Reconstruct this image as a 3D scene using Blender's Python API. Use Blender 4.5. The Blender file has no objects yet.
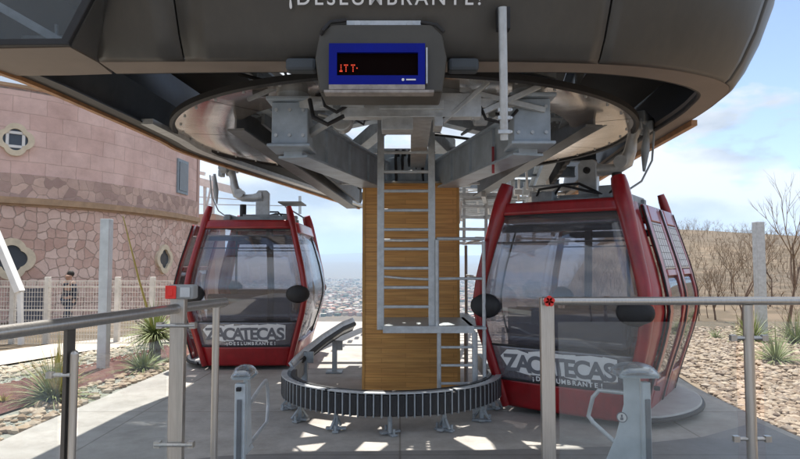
import bpy, bmesh, math, random
from mathutils import Vector, Matrix, noise
R = math.radians
rnd = random.Random(7)
scene = bpy.context.scene
COL = scene.collection
# ------------------------------------------------------------ camera, sky, sun, exposure
H = 1.4
PITCH = math.atan(32.5/600)
cam = bpy.data.cameras.new('camera'); cam.lens = 27; cam.sensor_width = 36
cam.clip_start = .05; cam.clip_end = 60000
camo = bpy.data.objects.new('camera', cam); COL.objects.link(camo)
camo.location = (0, 0, H); camo.rotation_euler = (R(90)+PITCH, 0, 0)
scene.camera = camo
SUN_TO = Vector((-.05, .38, 1.0)).normalized()
EL = math.asin(SUN_TO.z); AZ = math.atan2(SUN_TO.x, SUN_TO.y)
w = bpy.data.worlds.new('World'); scene.world = w; w.use_nodes = True
nt = w.node_tree; N = nt.nodes; L = nt.links
N.clear()
out = N.new('ShaderNodeOutputWorld'); bg = N.new('ShaderNodeBackground'); bg.inputs[1].default_value = .12
sky = N.new('ShaderNodeTexSky'); sky.sky_type = 'NISHITA'; sky.sun_disc = False
sky.sun_elevation = EL; sky.sun_rotation = AZ; sky.air_density = 1.0; sky.dust_density = 1.4; sky.altitude = 2400
tc = N.new('ShaderNodeTexCoord')
SX, SYY, SZ = 11.2, 3.6, .72
mp = N.new('ShaderNodeMapping'); mp.inputs['Scale'].default_value = (1, 1, 2.6); mp.inputs['Location'].default_value = (SX, SYY, SZ)
n1 = N.new('ShaderNodeTexNoise'); n1.inputs['Scale'].default_value = 2.0; n1.inputs['Detail'].default_value = 9; n1.inputs['Roughness'].default_value = .56
r1 = N.new('ShaderNodeValToRGB'); r1.color_ramp.elements[0].position = .445; r1.color_ramp.elements[1].position = .485
n2 = N.new('ShaderNodeTexNoise'); n2.inputs['Scale'].default_value = 4.2; n2.inputs['Detail'].default_value = 6
r2 = N.new('ShaderNodeValToRGB'); r2.color_ramp.elements[0].position = .38; r2.color_ramp.elements[1].position = .56
r2.color_ramp.elements[0].color = (2.2, 2.4, 2.8, 1); r2.color_ramp.elements[1].color = (5.0, 5.0, 5.05, 1)
mx = N.new('ShaderNodeMixRGB')
L.new(tc.outputs['Generated'], mp.inputs[0]); L.new(mp.outputs[0], n1.inputs[0]); L.new(mp.outputs[0], n2.inputs[0])
L.new(n1.outputs[0], r1.inputs[0]); L.new(n2.outputs[0], r2.inputs[0])
L.new(r1.outputs[0], mx.inputs[0]); hs = N.new('ShaderNodeHueSaturation'); hs.inputs['Saturation'].default_value = .95; hs.inputs['Hue'].default_value = .505; L.new(sky.outputs[0], hs.inputs['Color']); L.new(hs.outputs[0], mx.inputs[1]); L.new(r2.outputs[0], mx.inputs[2])
L.new(mx.outputs[0], bg.inputs[0]); L.new(bg.outputs[0], out.inputs[0])
sun = bpy.data.lights.new('sun', 'SUN'); sun.energy = 4.8; sun.angle = R(.5); sun.color = (1, .95, .88)
suno = bpy.data.objects.new('sun', sun); COL.objects.link(suno)
suno.rotation_euler = SUN_TO.to_track_quat('Z', 'Y').to_euler()
vs = scene.view_settings; vs.view_transform = 'Standard'; vs.look = 'None'; vs.exposure = .85; vs.gamma = 1
vs.use_curve_mapping = False
scene.render.engine = 'CYCLES'
scene.cycles.volume_bounces = 2; scene.cycles.max_bounces = 10; scene.cycles.transparent_max_bounces = 24

def ray(px, py):
    dx = (px-400)/600; dy = (229.5-py)/600
    return Vector((dx, math.cos(PITCH)-dy*math.sin(PITCH), math.sin(PITCH)+dy*math.cos(PITCH)))
def at(px, py, Y):
    d = ray(px, py); return Vector((0, 0, H))+d*(Y/d.y)
def onz(px, py, z):
    d = ray(px, py); return Vector((0, 0, H))+d*((z-H)/d.z)
def smooth(a, b, x):
    t = max(0, min(1, (x-a)/(b-a))); return t*t*(3-2*t)

# ------------------------------------------------------------ materials
MATS = {}
def mat(name, col, rough=.6, metal=0, var=.15, scale=6, bump=0, bscale=40, spec=.5, stretch=None, col2=None, detail=6, coat=0):
    if name in MATS: return MATS[name]
    m = bpy.data.materials.new(name); m.use_nodes = True; n = m.node_tree.nodes; l = m.node_tree.links
    b = n['Principled BSDF']; b.inputs['Roughness'].default_value = rough; b.inputs['Metallic'].default_value = metal
    b.inputs['Specular IOR Level'].default_value = spec
    if coat: b.inputs['Coat Weight'].default_value = coat; b.inputs['Coat Roughness'].default_value = .08
    t = n.new('ShaderNodeTexCoord'); mpn = n.new('ShaderNodeMapping')
    if stretch: mpn.inputs['Scale'].default_value = stretch
    l.new(t.outputs['Object'], mpn.inputs[0])
    nz = n.new('ShaderNodeTexNoise'); nz.inputs['Scale'].default_value = scale; nz.inputs['Detail'].default_value = detail
    nz.inputs['Roughness'].default_value = .6
    l.new(mpn.outputs[0], nz.inputs[0])
    rp = n.new('ShaderNodeValToRGB'); rp.color_ramp.elements[0].position = .3; rp.color_ramp.elements[1].position = .7
    c2 = col2 if col2 else tuple(min(1, c*(1+var)) for c in col)
    c1 = col if col2 else tuple(c*(1-var) for c in col)
    rp.color_ramp.elements[0].color = (*c1, 1); rp.color_ramp.elements[1].color = (*c2, 1)
    l.new(nz.outputs[0], rp.inputs[0]); l.new(rp.outputs[0], b.inputs['Base Color'])
    mr = n.new('ShaderNodeMapRange'); mr.inputs['To Min'].default_value = max(.02, rough*.8); mr.inputs['To Max'].default_value = min(1, rough*1.25)
    l.new(nz.outputs[0], mr.inputs[0]); l.new(mr.outputs[0], b.inputs['Roughness'])
    if bump:
        nb = n.new('ShaderNodeTexNoise'); nb.inputs['Scale'].default_value = bscale; nb.inputs['Detail'].default_value = 5
        l.new(mpn.outputs[0], nb.inputs[0])
        bp = n.new('ShaderNodeBump'); bp.inputs['Strength'].default_value = bump; bp.inputs['Distance'].default_value = .02
        l.new(nb.outputs[0], bp.inputs['Height']); l.new(bp.outputs[0], b.inputs['Normal'])
    MATS[name] = m; return m
def glass(name, tint, fac=.12, rough=.03, body=0, bodycol=(.3, .3, .3), top=.7):
    m = bpy.data.materials.new(name); m.use_nodes = True; n = m.node_tree.nodes; l = m.node_tree.links; n.clear()
    o = n.new('ShaderNodeOutputMaterial'); tr = n.new('ShaderNodeBsdfTransparent'); tr.inputs[0].default_value = (*tint, 1)
    gl = n.new('ShaderNodeBsdfGlossy'); gl.inputs['Roughness'].default_value = rough; gl.inputs[0].default_value = (.9, .92, .95, 1)
    lw = n.new('ShaderNodeFresnel'); lw.inputs[0].default_value = 1.35
    mr = n.new('ShaderNodeMapRange'); mr.inputs['To Min'].default_value = fac; mr.inputs['To Max'].default_value = top
    l.new(lw.outputs[0], mr.inputs[0])
    base = tr
    if body:
        df = n.new('ShaderNodeBsdfDiffuse'); df.inputs[0].default_value = (*bodycol, 1)
        mm = n.new('ShaderNodeMixShader'); mm.inputs[0].default_value = body
        l.new(tr.outputs[0], mm.inputs[1]); l.new(df.outputs[0], mm.inputs[2]); base = mm
    mi = n.new('ShaderNodeMixShader'); l.new(mr.outputs[0], mi.inputs[0]); l.new(base.outputs[0], mi.inputs[1]); l.new(gl.outputs[0], mi.inputs[2])
    l.new(mi.outputs[0], o.inputs[0]); MATS[name] = m; return m

RED = mat('red_paint', (.30, .008, .012), .3, 0, .25, 4, coat=.35, bump=.05, bscale=9)
SHELL = mat('shell_paint', (.060, .057, .052), .36, 0, .08, 1.5, bump=.04, bscale=3)
def streaks(m, amt, sc):
    n = m.node_tree.nodes; l = m.node_tree.links; b = n['Principled BSDF']; src = b.inputs['Base Color'].links[0].from_socket
    t = n.new('ShaderNodeTexCoord'); mp_ = n.new('ShaderNodeMapping'); mp_.inputs['Scale'].default_value = sc; l.new(t.outputs['Object'], mp_.inputs[0])
    nz = n.new('ShaderNodeTexNoise'); nz.inputs['Scale'].default_value = 3; nz.inputs['Detail'].default_value = 10; nz.inputs['Roughness'].default_value = .7; l.new(mp_.outputs[0], nz.inputs[0])
    rp = n.new('ShaderNodeValToRGB'); rp.color_ramp.elements[0].position = .45; rp.color_ramp.elements[1].position = .75
    rp.color_ramp.elements[0].color = (1, 1, 1, 1); rp.color_ramp.elements[1].color = (amt, amt*.98, amt*.94, 1); l.new(nz.outputs[0], rp.inputs[0])
    mm = n.new('ShaderNodeMixRGB'); mm.blend_type = 'MULTIPLY'; mm.inputs[0].default_value = 1; l.new(src, mm.inputs[1]); l.new(rp.outputs[0], mm.inputs[2]); l.new(mm.outputs[0], b.inputs['Base Color'])
streaks(SHELL, 1.22, (3.5, 3.5, .5)); streaks(RED, .72, (6, 6, 1.5))
LIP = mat('lip_bounce', (.22, .18, .15), .6, 0, .15, 3)  # bounced light on the underside painted in: lighter than the shell
TAN = mat('tan_edge', (.42, .22, .10), .5, .0, .3, 8)
GALV = mat('galvanised', (.50, .52, .53), .42, .4, .18, 14, bump=.08, bscale=60)
GALVD = mat('galvanised_dull', (.32, .35, .37), .5, .25, .25, 9, bump=.1, bscale=40)
STEELB = mat('blue_grey_steel', (.36, .42, .48), .4, .1, .25, 5, bump=.08, bscale=20)
DARKM = mat('dark_metal', (.05, .05, .05), .5, .4, .3, 6)
BLACK = mat('black_rubber', (.018, .018, .02), .6, 0, .3, 20, bump=.1)
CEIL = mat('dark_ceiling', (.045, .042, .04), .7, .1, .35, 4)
INOX = mat('brushed_steel', (.52, .50, .47), .33, .9, .12, 9, stretch=(20, 20, 1))
DISC = mat('bullwheel_plate', (.74, .67, .61), .15, .9, .22, 2.2, bump=.22, bscale=2.6)
WHITE = mat('white_paint', (.75, .74, .72), .5, 0, .08, 5)
LETW = mat('letter_white', (.8, .8, .8), .5, 0, .04, 5)
LETD = mat('letter_grey', (.16, .165, .185), .5, 0, .1, 8)
BLUE = mat('blue_bezel', (.003, .010, .24), .6, 0, .12, 5, spec=.15)
CLEAR = glass('panel_glass', (.96, .98, .98), .02, .02, .05, (.62, .66, .68), .16)
SMOKE = glass('cabin_glass', (.80, .785, .80), .07, .03, .10, (.38, .365, .385), .5)
SMOKED = glass('cabin_lower_glass', (.55, .54, .57), .08, .05, .4, (.30, .29, .32))
DOORGL = glass('door_glass', (.55, .52, .54), .22, .03, .25, (.22, .20, .2))
DOME = glass('clear_plastic', (.93, .96, .97), .12, .06, .08, (.6, .66, .68))
CONC = mat('concrete', (.45, .425, .39), .85, 0, .14, 1.3, bump=.15, bscale=30, detail=10)
def joints(m, w_, h_):
    n = m.node_tree.nodes; l = m.node_tree.links; b = n['Principled BSDF']; src = b.inputs['Base Color'].links[0].from_socket
    t = n.new('ShaderNodeTexCoord'); br = n.new('ShaderNodeTexBrick'); br.offset = 0
    br.inputs['Color1'].default_value = (1, 1, 1, 1); br.inputs['Color2'].default_value = (.95, .95, .95, 1); br.inputs['Mortar'].default_value = (.6, .58, .55, 1)
    br.inputs['Scale'].default_value = 1; br.inputs['Mortar Size'].default_value = .008; br.inputs['Brick Width'].default_value = w_; br.inputs['Row Height'].default_value = h_
    l.new(t.outputs['Object'], br.inputs[0])
    nz = n.new('ShaderNodeTexNoise'); nz.inputs['Scale'].default_value = 3.5; nz.inputs['Detail'].default_value = 12; nz.inputs['Roughness'].default_value = .75; l.new(t.outputs['Object'], nz.inputs[0])
    rp = n.new('ShaderNodeValToRGB'); rp.color_ramp.elements[0].position = .36; rp.color_ramp.elements[1].position = .60
    rp.color_ramp.elements[0].color = (.72, .70, .68, 1); rp.color_ramp.elements[1].color = (1.05, 1.05, 1.05, 1); l.new(nz.outputs[0], rp.inputs[0])
    m1 = n.new('ShaderNodeMixRGB'); m1.blend_type = 'MULTIPLY'; m1.inputs[0].default_value = 1; l.new(src, m1.inputs[1]); l.new(br.outputs[0], m1.inputs[2])
    m2 = n.new('ShaderNodeMixRGB'); m2.blend_type = 'MULTIPLY'; m2.inputs[0].default_value = .8; l.new(m1.outputs[0], m2.inputs[1]); l.new(rp.outputs[0], m2.inputs[2])
    l.new(m2.outputs[0], b.inputs['Base Color'])
CONC_SHADE = mat('shade_paving', (.24, .23, .22), .55, 0, .10, .9, bump=.05, bscale=30, detail=10)  # shade painted in: concrete darkened for the front floor under the canopy
joints(CONC, 2.4, 1.9); joints(CONC_SHADE, 3.1, 2.2)
PAVE = mat('pale_paving', (.50, .45, .39), .85, 0, .1, 2)
SOIL = mat('sandy_ground', (.17, .12, .08), .95, 0, .2, 3, bump=.5, bscale=25, col2=(.30, .23, .16))
MULCH = mat('red_mulch', (.07, .028, .022), .95, 0, .3, 40, bump=1, bscale=60, col2=(.19, .07, .055))
GRAVG = mat('green_gravel', (.22, .23, .19), .95, 0, .3, 60, bump=1, bscale=70, col2=(.46, .46, .40))
LEAF = mat('agave_leaf', (.14, .19, .07), .6, 0, .3, 5, col2=(.34, .38, .15))
LEAFY = mat('yellow_leaf', (.30, .25, .06), .6, 0, .3, 5, col2=(.42, .36, .1))
BARK = mat('bark', (.16, .11, .08), .9, 0, .3, 20, bump=.4)
TWIG = mat('dry_twig', (.16, .115, .08), .9, 0, .3, 8, col2=(.28, .20, .13))
GRID = mat('vent_grid', (.60, .61, .63), .6, .1, .2, 30)
SEATM = mat('seat_grey', (.10, .11, .15), .6, 0, .15, 10)

def wood():
    m = bpy.data.materials.new('wood_board'); m.use_nodes = True; n = m.node_tree.nodes; l = m.node_tree.links
    b = n['Principled BSDF']; b.inputs['Roughness'].default_value = .5
    t = n.new('ShaderNodeTexCoord'); mp_ = n.new('ShaderNodeMapping'); mp_.inputs['Scale'].default_value = (1.3, 1.3, 30)
    nz = n.new('ShaderNodeTexNoise'); nz.inputs['Scale'].default_value = 2.2; nz.inputs['Detail'].default_value = 8; nz.inputs['Distortion'].default_value = .4
    rp = n.new('ShaderNodeValToRGB'); e = rp.color_ramp.elements
    e[0].position = .28; e[0].color = (.50, .235, .065, 1); e[1].position = .72; e[1].color = (.76, .42, .13, 1)
    e2 = rp.color_ramp.elements.new(.5); e2.color = (.66, .335, .095, 1)
    br = n.new('ShaderNodeTexBrick'); br.inputs['Color1'].default_value = (1, 1, 1, 1); br.inputs['Color2'].default_value = (.68, .68, .68, 1)
    br.inputs['Mortar'].default_value = (.35, .3, .25, 1); br.inputs['Scale'].default_value = 1; br.inputs['Mortar Size'].default_value = .0022
    br.inputs['Brick Width'].default_value = .52; br.inputs['Row Height'].default_value = .052; br.inputs['Bias'].default_value = -.2
    mp2 = n.new('ShaderNodeMapping'); mp2.inputs['Rotation'].default_value = (R(90), 0, 0)
    l.new(t.outputs['Object'], mp_.inputs[0]); l.new(mp_.outputs[0], nz.inputs[0]); l.new(nz.outputs[0], rp.inputs[0])
    sx = n.new('ShaderNodeSeparateXYZ'); cx = n.new('ShaderNodeCombineXYZ'); ad = n.new('ShaderNodeMath')
    l.new(t.outputs['Object'], sx.inputs[0]); l.new(sx.outputs[0], ad.inputs[0]); l.new(sx.outputs[1], ad.inputs[1])
    l.new(ad.outputs[0], cx.inputs[0]); l.new(sx.outputs[2], cx.inputs[1]); l.new(cx.outputs[0], br.inputs[0])
    mm = n.new('ShaderNodeMixRGB'); mm.blend_type = 'MULTIPLY'; mm.inputs[0].default_value = .6
    l.new(rp.outputs[0], mm.inputs[1]); l.new(br.outputs[0], mm.inputs[2]); l.new(mm.outputs[0], b.inputs['Base Color'])
    return m
WOOD = wood()
WOODE = mat('wood_edge', (.50, .27, .08), .6, 0, .2, 6)
def masonry(name, ca, cb, mortar, sc, width, bump, blocks=None):
    m = bpy.data.materials.new(name); m.use_nodes = True; n = m.node_tree.nodes; l = m.node_tree.links
    b = n['Principled BSDF']; b.inputs['Roughness'].default_value = .9
    t = n.new('ShaderNodeTexCoord')
    nz0 = n.new('ShaderNodeTexNoise'); nz0.inputs['Scale'].default_value = 1.8; nz0.inputs['Detail'].default_value = 4
    sub = n.new('ShaderNodeVectorMath'); sub.operation = 'SUBTRACT'; sub.inputs[1].default_value = (.5, .5, .5)
    scl = n.new('ShaderNodeVectorMath'); scl.operation = 'SCALE'; scl.inputs['Scale'].default_value = .35 if not blocks else .10
    add = n.new('ShaderNodeVectorMath'); add.operation = 'ADD'
    l.new(t.outputs['UV'], nz0.inputs[0]); l.new(nz0.outputs['Color'], sub.inputs[0]); l.new(sub.outputs[0], scl.inputs[0]); l.new(scl.outputs[0], add.inputs[0]); l.new(t.outputs['UV'], add.inputs[1])
    mc = n.new('ShaderNodeMixRGB'); mc.inputs[1].default_value = (*ca, 1); mc.inputs[2].default_value = (*cb, 1)
    if blocks:
        br = n.new('ShaderNodeTexBrick'); br.inputs['Color1'].default_value = (0, 0, 0, 1); br.inputs['Color2'].default_value = (1, 1, 1, 1); br.inputs['Mortar'].default_value = (.5, .5, .5, 1)
        br.inputs['Scale'].default_value = 1; br.inputs['Brick Width'].default_value = blocks[0]; br.inputs['Row Height'].default_value = blocks[1]; br.inputs['Mortar Size'].default_value = width; br.inputs['Mortar Smooth'].default_value = .3
        l.new(add.outputs[0], br.inputs[0]); l.new(br.outputs['Color'], mc.inputs[0])
        inv = n.new('ShaderNodeMath'); inv.operation = 'SUBTRACT'; inv.inputs[0].default_value = 1; l.new(br.outputs['Fac'], inv.inputs[1]); edge_ = inv.outputs[0]
    else:
        v1 = n.new('ShaderNodeTexVoronoi'); v1.voronoi_dimensions = '2D'; v1.feature = 'DISTANCE_TO_EDGE'; v1.inputs['Scale'].default_value = sc
        v2 = n.new('ShaderNodeTexVoronoi'); v2.voronoi_dimensions = '2D'; v2.inputs['Scale'].default_value = sc
        for v in (v1, v2): v.inputs['Randomness'].default_value = .72; l.new(add.outputs[0], v.inputs['Vector'])
        sc_ = n.new('ShaderNodeSeparateColor'); l.new(v2.outputs['Color'], sc_.inputs[0]); l.new(sc_.outputs[0], mc.inputs[0])
        rp = n.new('ShaderNodeValToRGB'); rp.color_ramp.elements[0].position = width*.4; rp.color_ramp.elements[1].position = width
        l.new(v1.outputs['Distance'], rp.inputs[0]); edge_ = rp.outputs[0]
    nz = n.new('ShaderNodeTexNoise'); nz.inputs['Scale'].default_value = .7; nz.inputs['Detail'].default_value = 12; nz.inputs['Roughness'].default_value = .7; l.new(t.outputs['UV'], nz.inputs[0])
    r2_ = n.new('ShaderNodeValToRGB'); r2_.color_ramp.elements[0].position = .32; r2_.color_ramp.elements[1].position = .62; r2_.color_ramp.elements[0].color = (.72, .68, .66, 1); r2_.color_ramp.elements[1].color = (1.04, 1.03, 1.02, 1); l.new(nz.outputs[0], r2_.inputs[0])
    mo = n.new('ShaderNodeMixRGB'); mo.inputs[1].default_value = (*mortar, 1); l.new(edge_, mo.inputs[0]); l.new(mc.outputs[0], mo.inputs[2])
    mul = n.new('ShaderNodeMixRGB'); mul.blend_type = 'MULTIPLY'; mul.inputs[0].default_value = .85; l.new(mo.outputs[0], mul.inputs[1]); l.new(r2_.outputs[0], mul.inputs[2])
    l.new(mul.outputs[0], b.inputs['Base Color'])
    nf = n.new('ShaderNodeTexNoise'); nf.inputs['Scale'].default_value = 9; nf.inputs['Detail'].default_value = 8; l.new(t.outputs['UV'], nf.inputs[0])
    hm_ = n.new('ShaderNodeMath'); hm_.operation = 'MULTIPLY_ADD'; hm_.inputs[1].default_value = .5; l.new(nf.outputs[0], hm_.inputs[0]); l.new(edge_, hm_.inputs[2])
    bp = n.new('ShaderNodeBump'); bp.inputs['Strength'].default_value = bump; bp.inputs['Distance'].default_value = .05
    l.new(hm_.outputs[0], bp.inputs['Height']); l.new(bp.outputs[0], b.inputs['Normal'])
    return m
STONEU = masonry('upper_pink_stone', (.70, .49, .44), (.76, .56, .51), (.58, .41, .36), 2.1, .018, .25, blocks=(1.15, .62))
STONEM = masonry('band_stone', (.40, .28, .25), (.66, .48, .41), (.44, .33, .28), 2.6, .05, .4)
STONEL = masonry('rough_pink_stone', (.60, .40, .34), (.78, .60, .53), (.50, .38, .32), 2.7, .05, .8)
CORN = mat('cornice_stone', (.40, .27, .17), .85, 0, .2, 3, bump=.3, bscale=10)
QFR = mat('cream_stone', (.66, .57, .43), .85, 0, .12, 4)
DKGL = mat('dark_window', (.055, .065, .08), .15, 0, .2, 2)

# ------------------------------------------------------------ mesh builder
class MB:
    def __init__(s): s.v = []; s.f = []
    def add(s, vs_, fs): o = len(s.v); s.v += [tuple(v) for v in vs_]; s.f += [tuple(i+o for i in f) for f in fs]; return s
    def box(s, c, d, rz=0, M=None):
        M = M or Matrix.Rotation(rz, 3, 'Z'); c = Vector(c); h = [x/2 for x in d]
        vs_ = [c+M@Vector((sx*h[0], sy*h[1], sz*h[2])) for sz in (-1, 1) for sy in (-1, 1) for sx in (-1, 1)]
        return s.add(vs_, [(0, 2, 3, 1), (4, 5, 7, 6), (0, 1, 5, 4), (2, 6, 7, 3), (0, 4, 6, 2), (1, 3, 7, 5)])
    def beam(s, a, b, wd, ht, up=(0, 0, 1)):
        a = Vector(a); b = Vector(b); d = b-a; y = d.normalized(); u = Vector(up); x = y.cross(u).normalized(); z = x.cross(y)
        M = Matrix((x, y, z)).transposed(); return s.box((a+b)/2, (wd, d.length, ht), M=M)
    def ibeam(s, a, b, wd, ht, t=.015):
        up = Vector((0, 0, 1)); o = up*(ht/2-t/2); a = Vector(a); b = Vector(b)
        s.beam(a+o, b+o, wd, t); s.beam(a-o, b-o, wd, t); return s.beam(a, b, t, ht-2*t)
    def tube(s, pts, r, seg=12, closed=False, caps=True):
        P = [Vector(p) for p in pts]; n = len(P); rs = r if isinstance(r, (list, tuple)) else [r]*n
        rings = []; ref = None
        for i, p in enumerate(P):
            if closed: t = (P[(i+1) % n]-P[i-1]).normalized()
            else: t = ((P[min(i+1, n-1)]-p).normalized()+(p-P[max(i-1, 0)]).normalized()).normalized()
            if ref is None: ref = t.orthogonal().normalized()
            ref = (ref-t*ref.dot(t)).normalized(); b = t.cross(ref)
            rings.append([p+(ref*math.cos(2*math.pi*k/seg)+b*math.sin(2*math.pi*k/seg))*rs[i] for k in range(seg)])
        vs_ = [v for rr in rings for v in rr]; fs = []
        for i in range(n if closed else n-1):
            j = (i+1) % n
            for k in range(seg): k2 = (k+1) % seg; fs.append((i*seg+k, i*seg+k2, j*seg+k2, j*seg+k))
        if caps and not closed: fs.append(tuple(range(seg))[::-1]); fs.append(tuple((n-1)*seg+k for k in range(seg)))
        return s.add(vs_, fs)
    def cyl(s, c, r, h, seg=24, axis='Z', r2=None):
        c = Vector(c); a = {'X': Vector((1, 0, 0)), 'Y': Vector((0, 1, 0)), 'Z': Vector((0, 0, 1))}[axis]
        return s.tube([c-a*h/2, c+a*h/2], [r, r if r2 is None else r2], seg)
    def prism(s, poly, z0, z1):
        n = len(poly); vs_ = [(p[0], p[1], z0) for p in poly]+[(p[0], p[1], z1) for p in poly]
        return s.add(vs_, [tuple(range(n))[::-1], tuple(range(n, 2*n))]+[(i, (i+1) % n, n+(i+1) % n, n+i) for i in range(n)])
    def extr(s, poly, o, ex, ey, t):
        """polygon in a local plane (ex,ey) at o, thickness t along ex x ey"""
        o = Vector(o); ex = Vector(ex); ey = Vector(ey); nn = ex.cross(ey).normalized()*t; n = len(poly)
        a = [o+ex*p[0]+ey*p[1] for p in poly]
        return s.add(a+[p+nn for p in a], [tuple(range(n))[::-1], tuple(range(n, 2*n))]+[(i, (i+1) % n, n+(i+1) % n, n+i) for i in range(n)])
    def grid(s, fn, nu, nv):
        vs_ = [fn(i/nu, j/nv) for j in range(nv+1) for i in range(nu+1)]
        return s.add(vs_, [(j*(nu+1)+i, j*(nu+1)+i+1, (j+1)*(nu+1)+i+1, (j+1)*(nu+1)+i) for j in range(nv) for i in range(nu)])
    def sphere(s, c, r, nu=16, nv=10, fn=None):
        c = Vector(c); r = r if isinstance(r, (tuple, list)) else (r, r, r)
        return s.grid(lambda u, v: c+Vector((r[0]*math.cos(2*math.pi*u)*math.sin(math.pi*v), r[1]*math.sin(2*math.pi*u)*math.sin(math.pi*v), -r[2]*math.cos(math.pi*v))), nu, nv)
    def build(s, name, m, parent=None, smooth_=False, bevel=0, solid=0, weld=False):
        me = bpy.data.meshes.new(name); me.from_pydata(s.v, [], s.f); me.update()
        if weld:
            bm = bmesh.new(); bm.from_mesh(me); bmesh.ops.remove_doubles(bm, verts=bm.verts, dist=1e-5); bm.to_mesh(me); bm.free()
        if smooth_:
            me.shade_smooth()
        o = bpy.data.objects.new(name, me); COL.objects.link(o); me.materials.append(m)
        if parent: o.parent = parent
        if solid:
            md = o.modifiers.new('solid', 'SOLIDIFY'); md.thickness = solid; md.offset = 0
        if bevel:
            md = o.modifiers.new('bevel', 'BEVEL'); md.width = bevel; md.segments = 2; md.limit_method = 'ANGLE'; md.angle_limit = R(35)
        if smooth_:
            try:
                me.set_sharp_from_angle(angle=R(40))
            except Exception: pass
        return o
def tag(o, label=None, cat=None, group=None, kind=None):
    if label: o['label'] = label
    if cat: o['category'] = cat
    if group: o['group'] = group
    if kind: o['kind'] = kind
    return o
def thing(name, label, cat, loc=(0, 0, 0), rz=0, group=None):
    o = bpy.data.objects.new(name, None); COL.objects.link(o); o.location = loc; o.rotation_euler = (0, 0, rz)
    return tag(o, label, cat, group)
KIDS = {}
def copy_tree(o, parent=None):
    c = o.copy(); COL.objects.link(c); c.parent = parent
    for ch in [x for x in bpy.data.objects if x.parent == o]: copy_tree(ch, c)
    return c
def text(name, s, size, m, parent, M, depth=.004, bold=.0, spacing=1.0, align='CENTER'):
    cu = bpy.data.curves.new(name, 'FONT'); cu.body = s; cu.size = size; cu.extrude = depth; cu.offset = bold; cu.space_character = spacing
    cu.align_x = align; cu.fill_mode = 'BOTH'
    to = bpy.data.objects.new('tmp', cu); COL.objects.link(to); bpy.context.view_layer.update()
    me = bpy.data.meshes.new_from_object(to.evaluated_get(bpy.context.evaluated_depsgraph_get()))
    bpy.data.objects.remove(to); me.materials.clear(); me.materials.append(m)
    me.transform(M); o = bpy.data.objects.new(name, me); COL.objects.link(o)
    if parent: o.parent = parent
    return o
UP = Matrix.Rotation(R(90), 4, 'X')
def T(x, y, z): return Matrix.Translation((x, y, z))

# ------------------------------------------------------------ terrain and ground
def terr(x, y):
    r = math.hypot(x, y); a = math.atan2(x, y)
    fl = -.06+.02*noise.noise(Vector((x*.3, y*.3, 0)))*smooth(6, 12, r)
    left = fl-.05*max(0, min(y-7, 16))-140*smooth(70, 900, r)
    hill = fl-.3*smooth(10, 18, r)+(7.3-3.0*max(0, a-.45)+noise.noise(Vector((x*.02, y*.02, 3)))*2.0)*smooth(17, 130, r)-165*smooth(170, 1000, r)
    mid = fl-.42*max(0, y-14.3) if r < 400 else -170
    mid = max(mid, -150)
    far = 0
    if r > 4500:
        n_ = noise.noise(Vector((a*5+2, 1.7, 0)))
        far = (150+70*n_)*smooth(5000, 9000, r)+(190+220*max(0, noise.noise(Vector((a*4-.35, 5.2, 1)))))*smooth(9000, 15000, r)
    mid += far; left += far; hill += far
    if r > 300: mid += 10*noise.noise(Vector((x*.0012, y*.0012, 4)))
    wl = smooth(-.335, -.42, a) if a > -3.0 else 1
    wr = smooth(.07, .36, a)
    z = mid*(1-wl)*(1-wr)+left*wl+hill*wr
    if y < 14.3 and r < 60: z = left if a < 0 else fl-.3*smooth(10, 18, r)*(1 if a > .12 else 0)
    return z
g = MB(); rs = [0.01]
while rs[-1] < 19000: rs.append(rs[-1]+max(.45, rs[-1]*.045))
NA = 240
vs_ = [(0, 0, terr(0, .01))]
for r in rs:
    for k in range(NA):
        a = 2*math.pi*k/NA; x, y = r*math.sin(a), r*math.cos(a); vs_.append((x, y, terr(x, y)))
fs = [(0, 1+(k+1) % NA, 1+k) for k in range(NA)]
for i in range(len(rs)-1):
    for k in range(NA):
        k2 = (k+1) % NA; fs.append((1+i*NA+k, 1+i*NA+k2, 1+(i+1)*NA+k2, 1+(i+1)*NA+k))
g.add(vs_, fs)
def ground_mat():
    m = mat('terrain', (.095, .07, .045), .95, 0, .2, .05, bump=.3, bscale=2, col2=(.19, .14, .09), detail=12)
    n = m.node_tree.nodes; l = m.node_tree.links
    t = n.new('ShaderNodeTexCoord'); nz = n.new('ShaderNodeTexNoise'); nz.inputs['Scale'].default_value = .9; nz.inputs['Detail'].default_value = 8
    l.new(t.outputs['Object'], nz.inputs[0]); rp = n.new('ShaderNodeValToRGB')
    rp.color_ramp.elements[0].position = .45; rp.color_ramp.elements[1].position = .6
    rp.color_ramp.elements[0].color = (.5, .5, .42, 1); rp.color_ramp.elements[1].color = (1, 1, 1, 1)
    l.new(nz.outputs[0], rp.inputs[0])
    b = n['Principled BSDF']; src = b.inputs['Base Color'].links[0].from_socket
    mm = n.new('ShaderNodeMixRGB'); mm.blend_type = 'MULTIPLY'; mm.inputs[0].default_value = .8
    l.new(src, mm.inputs[1]); l.new(rp.outputs[0], mm.inputs[2]); l.new(mm.outputs[0], b.inputs['Base Color'])
    return m
tag(g.build('ground', ground_mat(), smooth_=True), kind='structure')
PLAT = [(-3.15, -5), (-3.12, 5.2), (-3.0, 8), (-2.95, 14.2), (4.6, 14.2), (3.7, 9.5), (3.3, 6.8), (3.2, 5.2), (3.25, -5)]
tag(MB().prism(PLAT, -.35, 0).build('platform', CONC), kind='structure')
edge = [(-3.0, -4.9), (-3.0, 2), (-2.6, 3.2), (-1.9, 4.1), (-1.3, 4.38), (-.6, 4.48), (.6, 4.52), (1.6, 4.6), (2.4, 4.85), (3.1, 5.3), (3.14, -4.9)]
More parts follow.
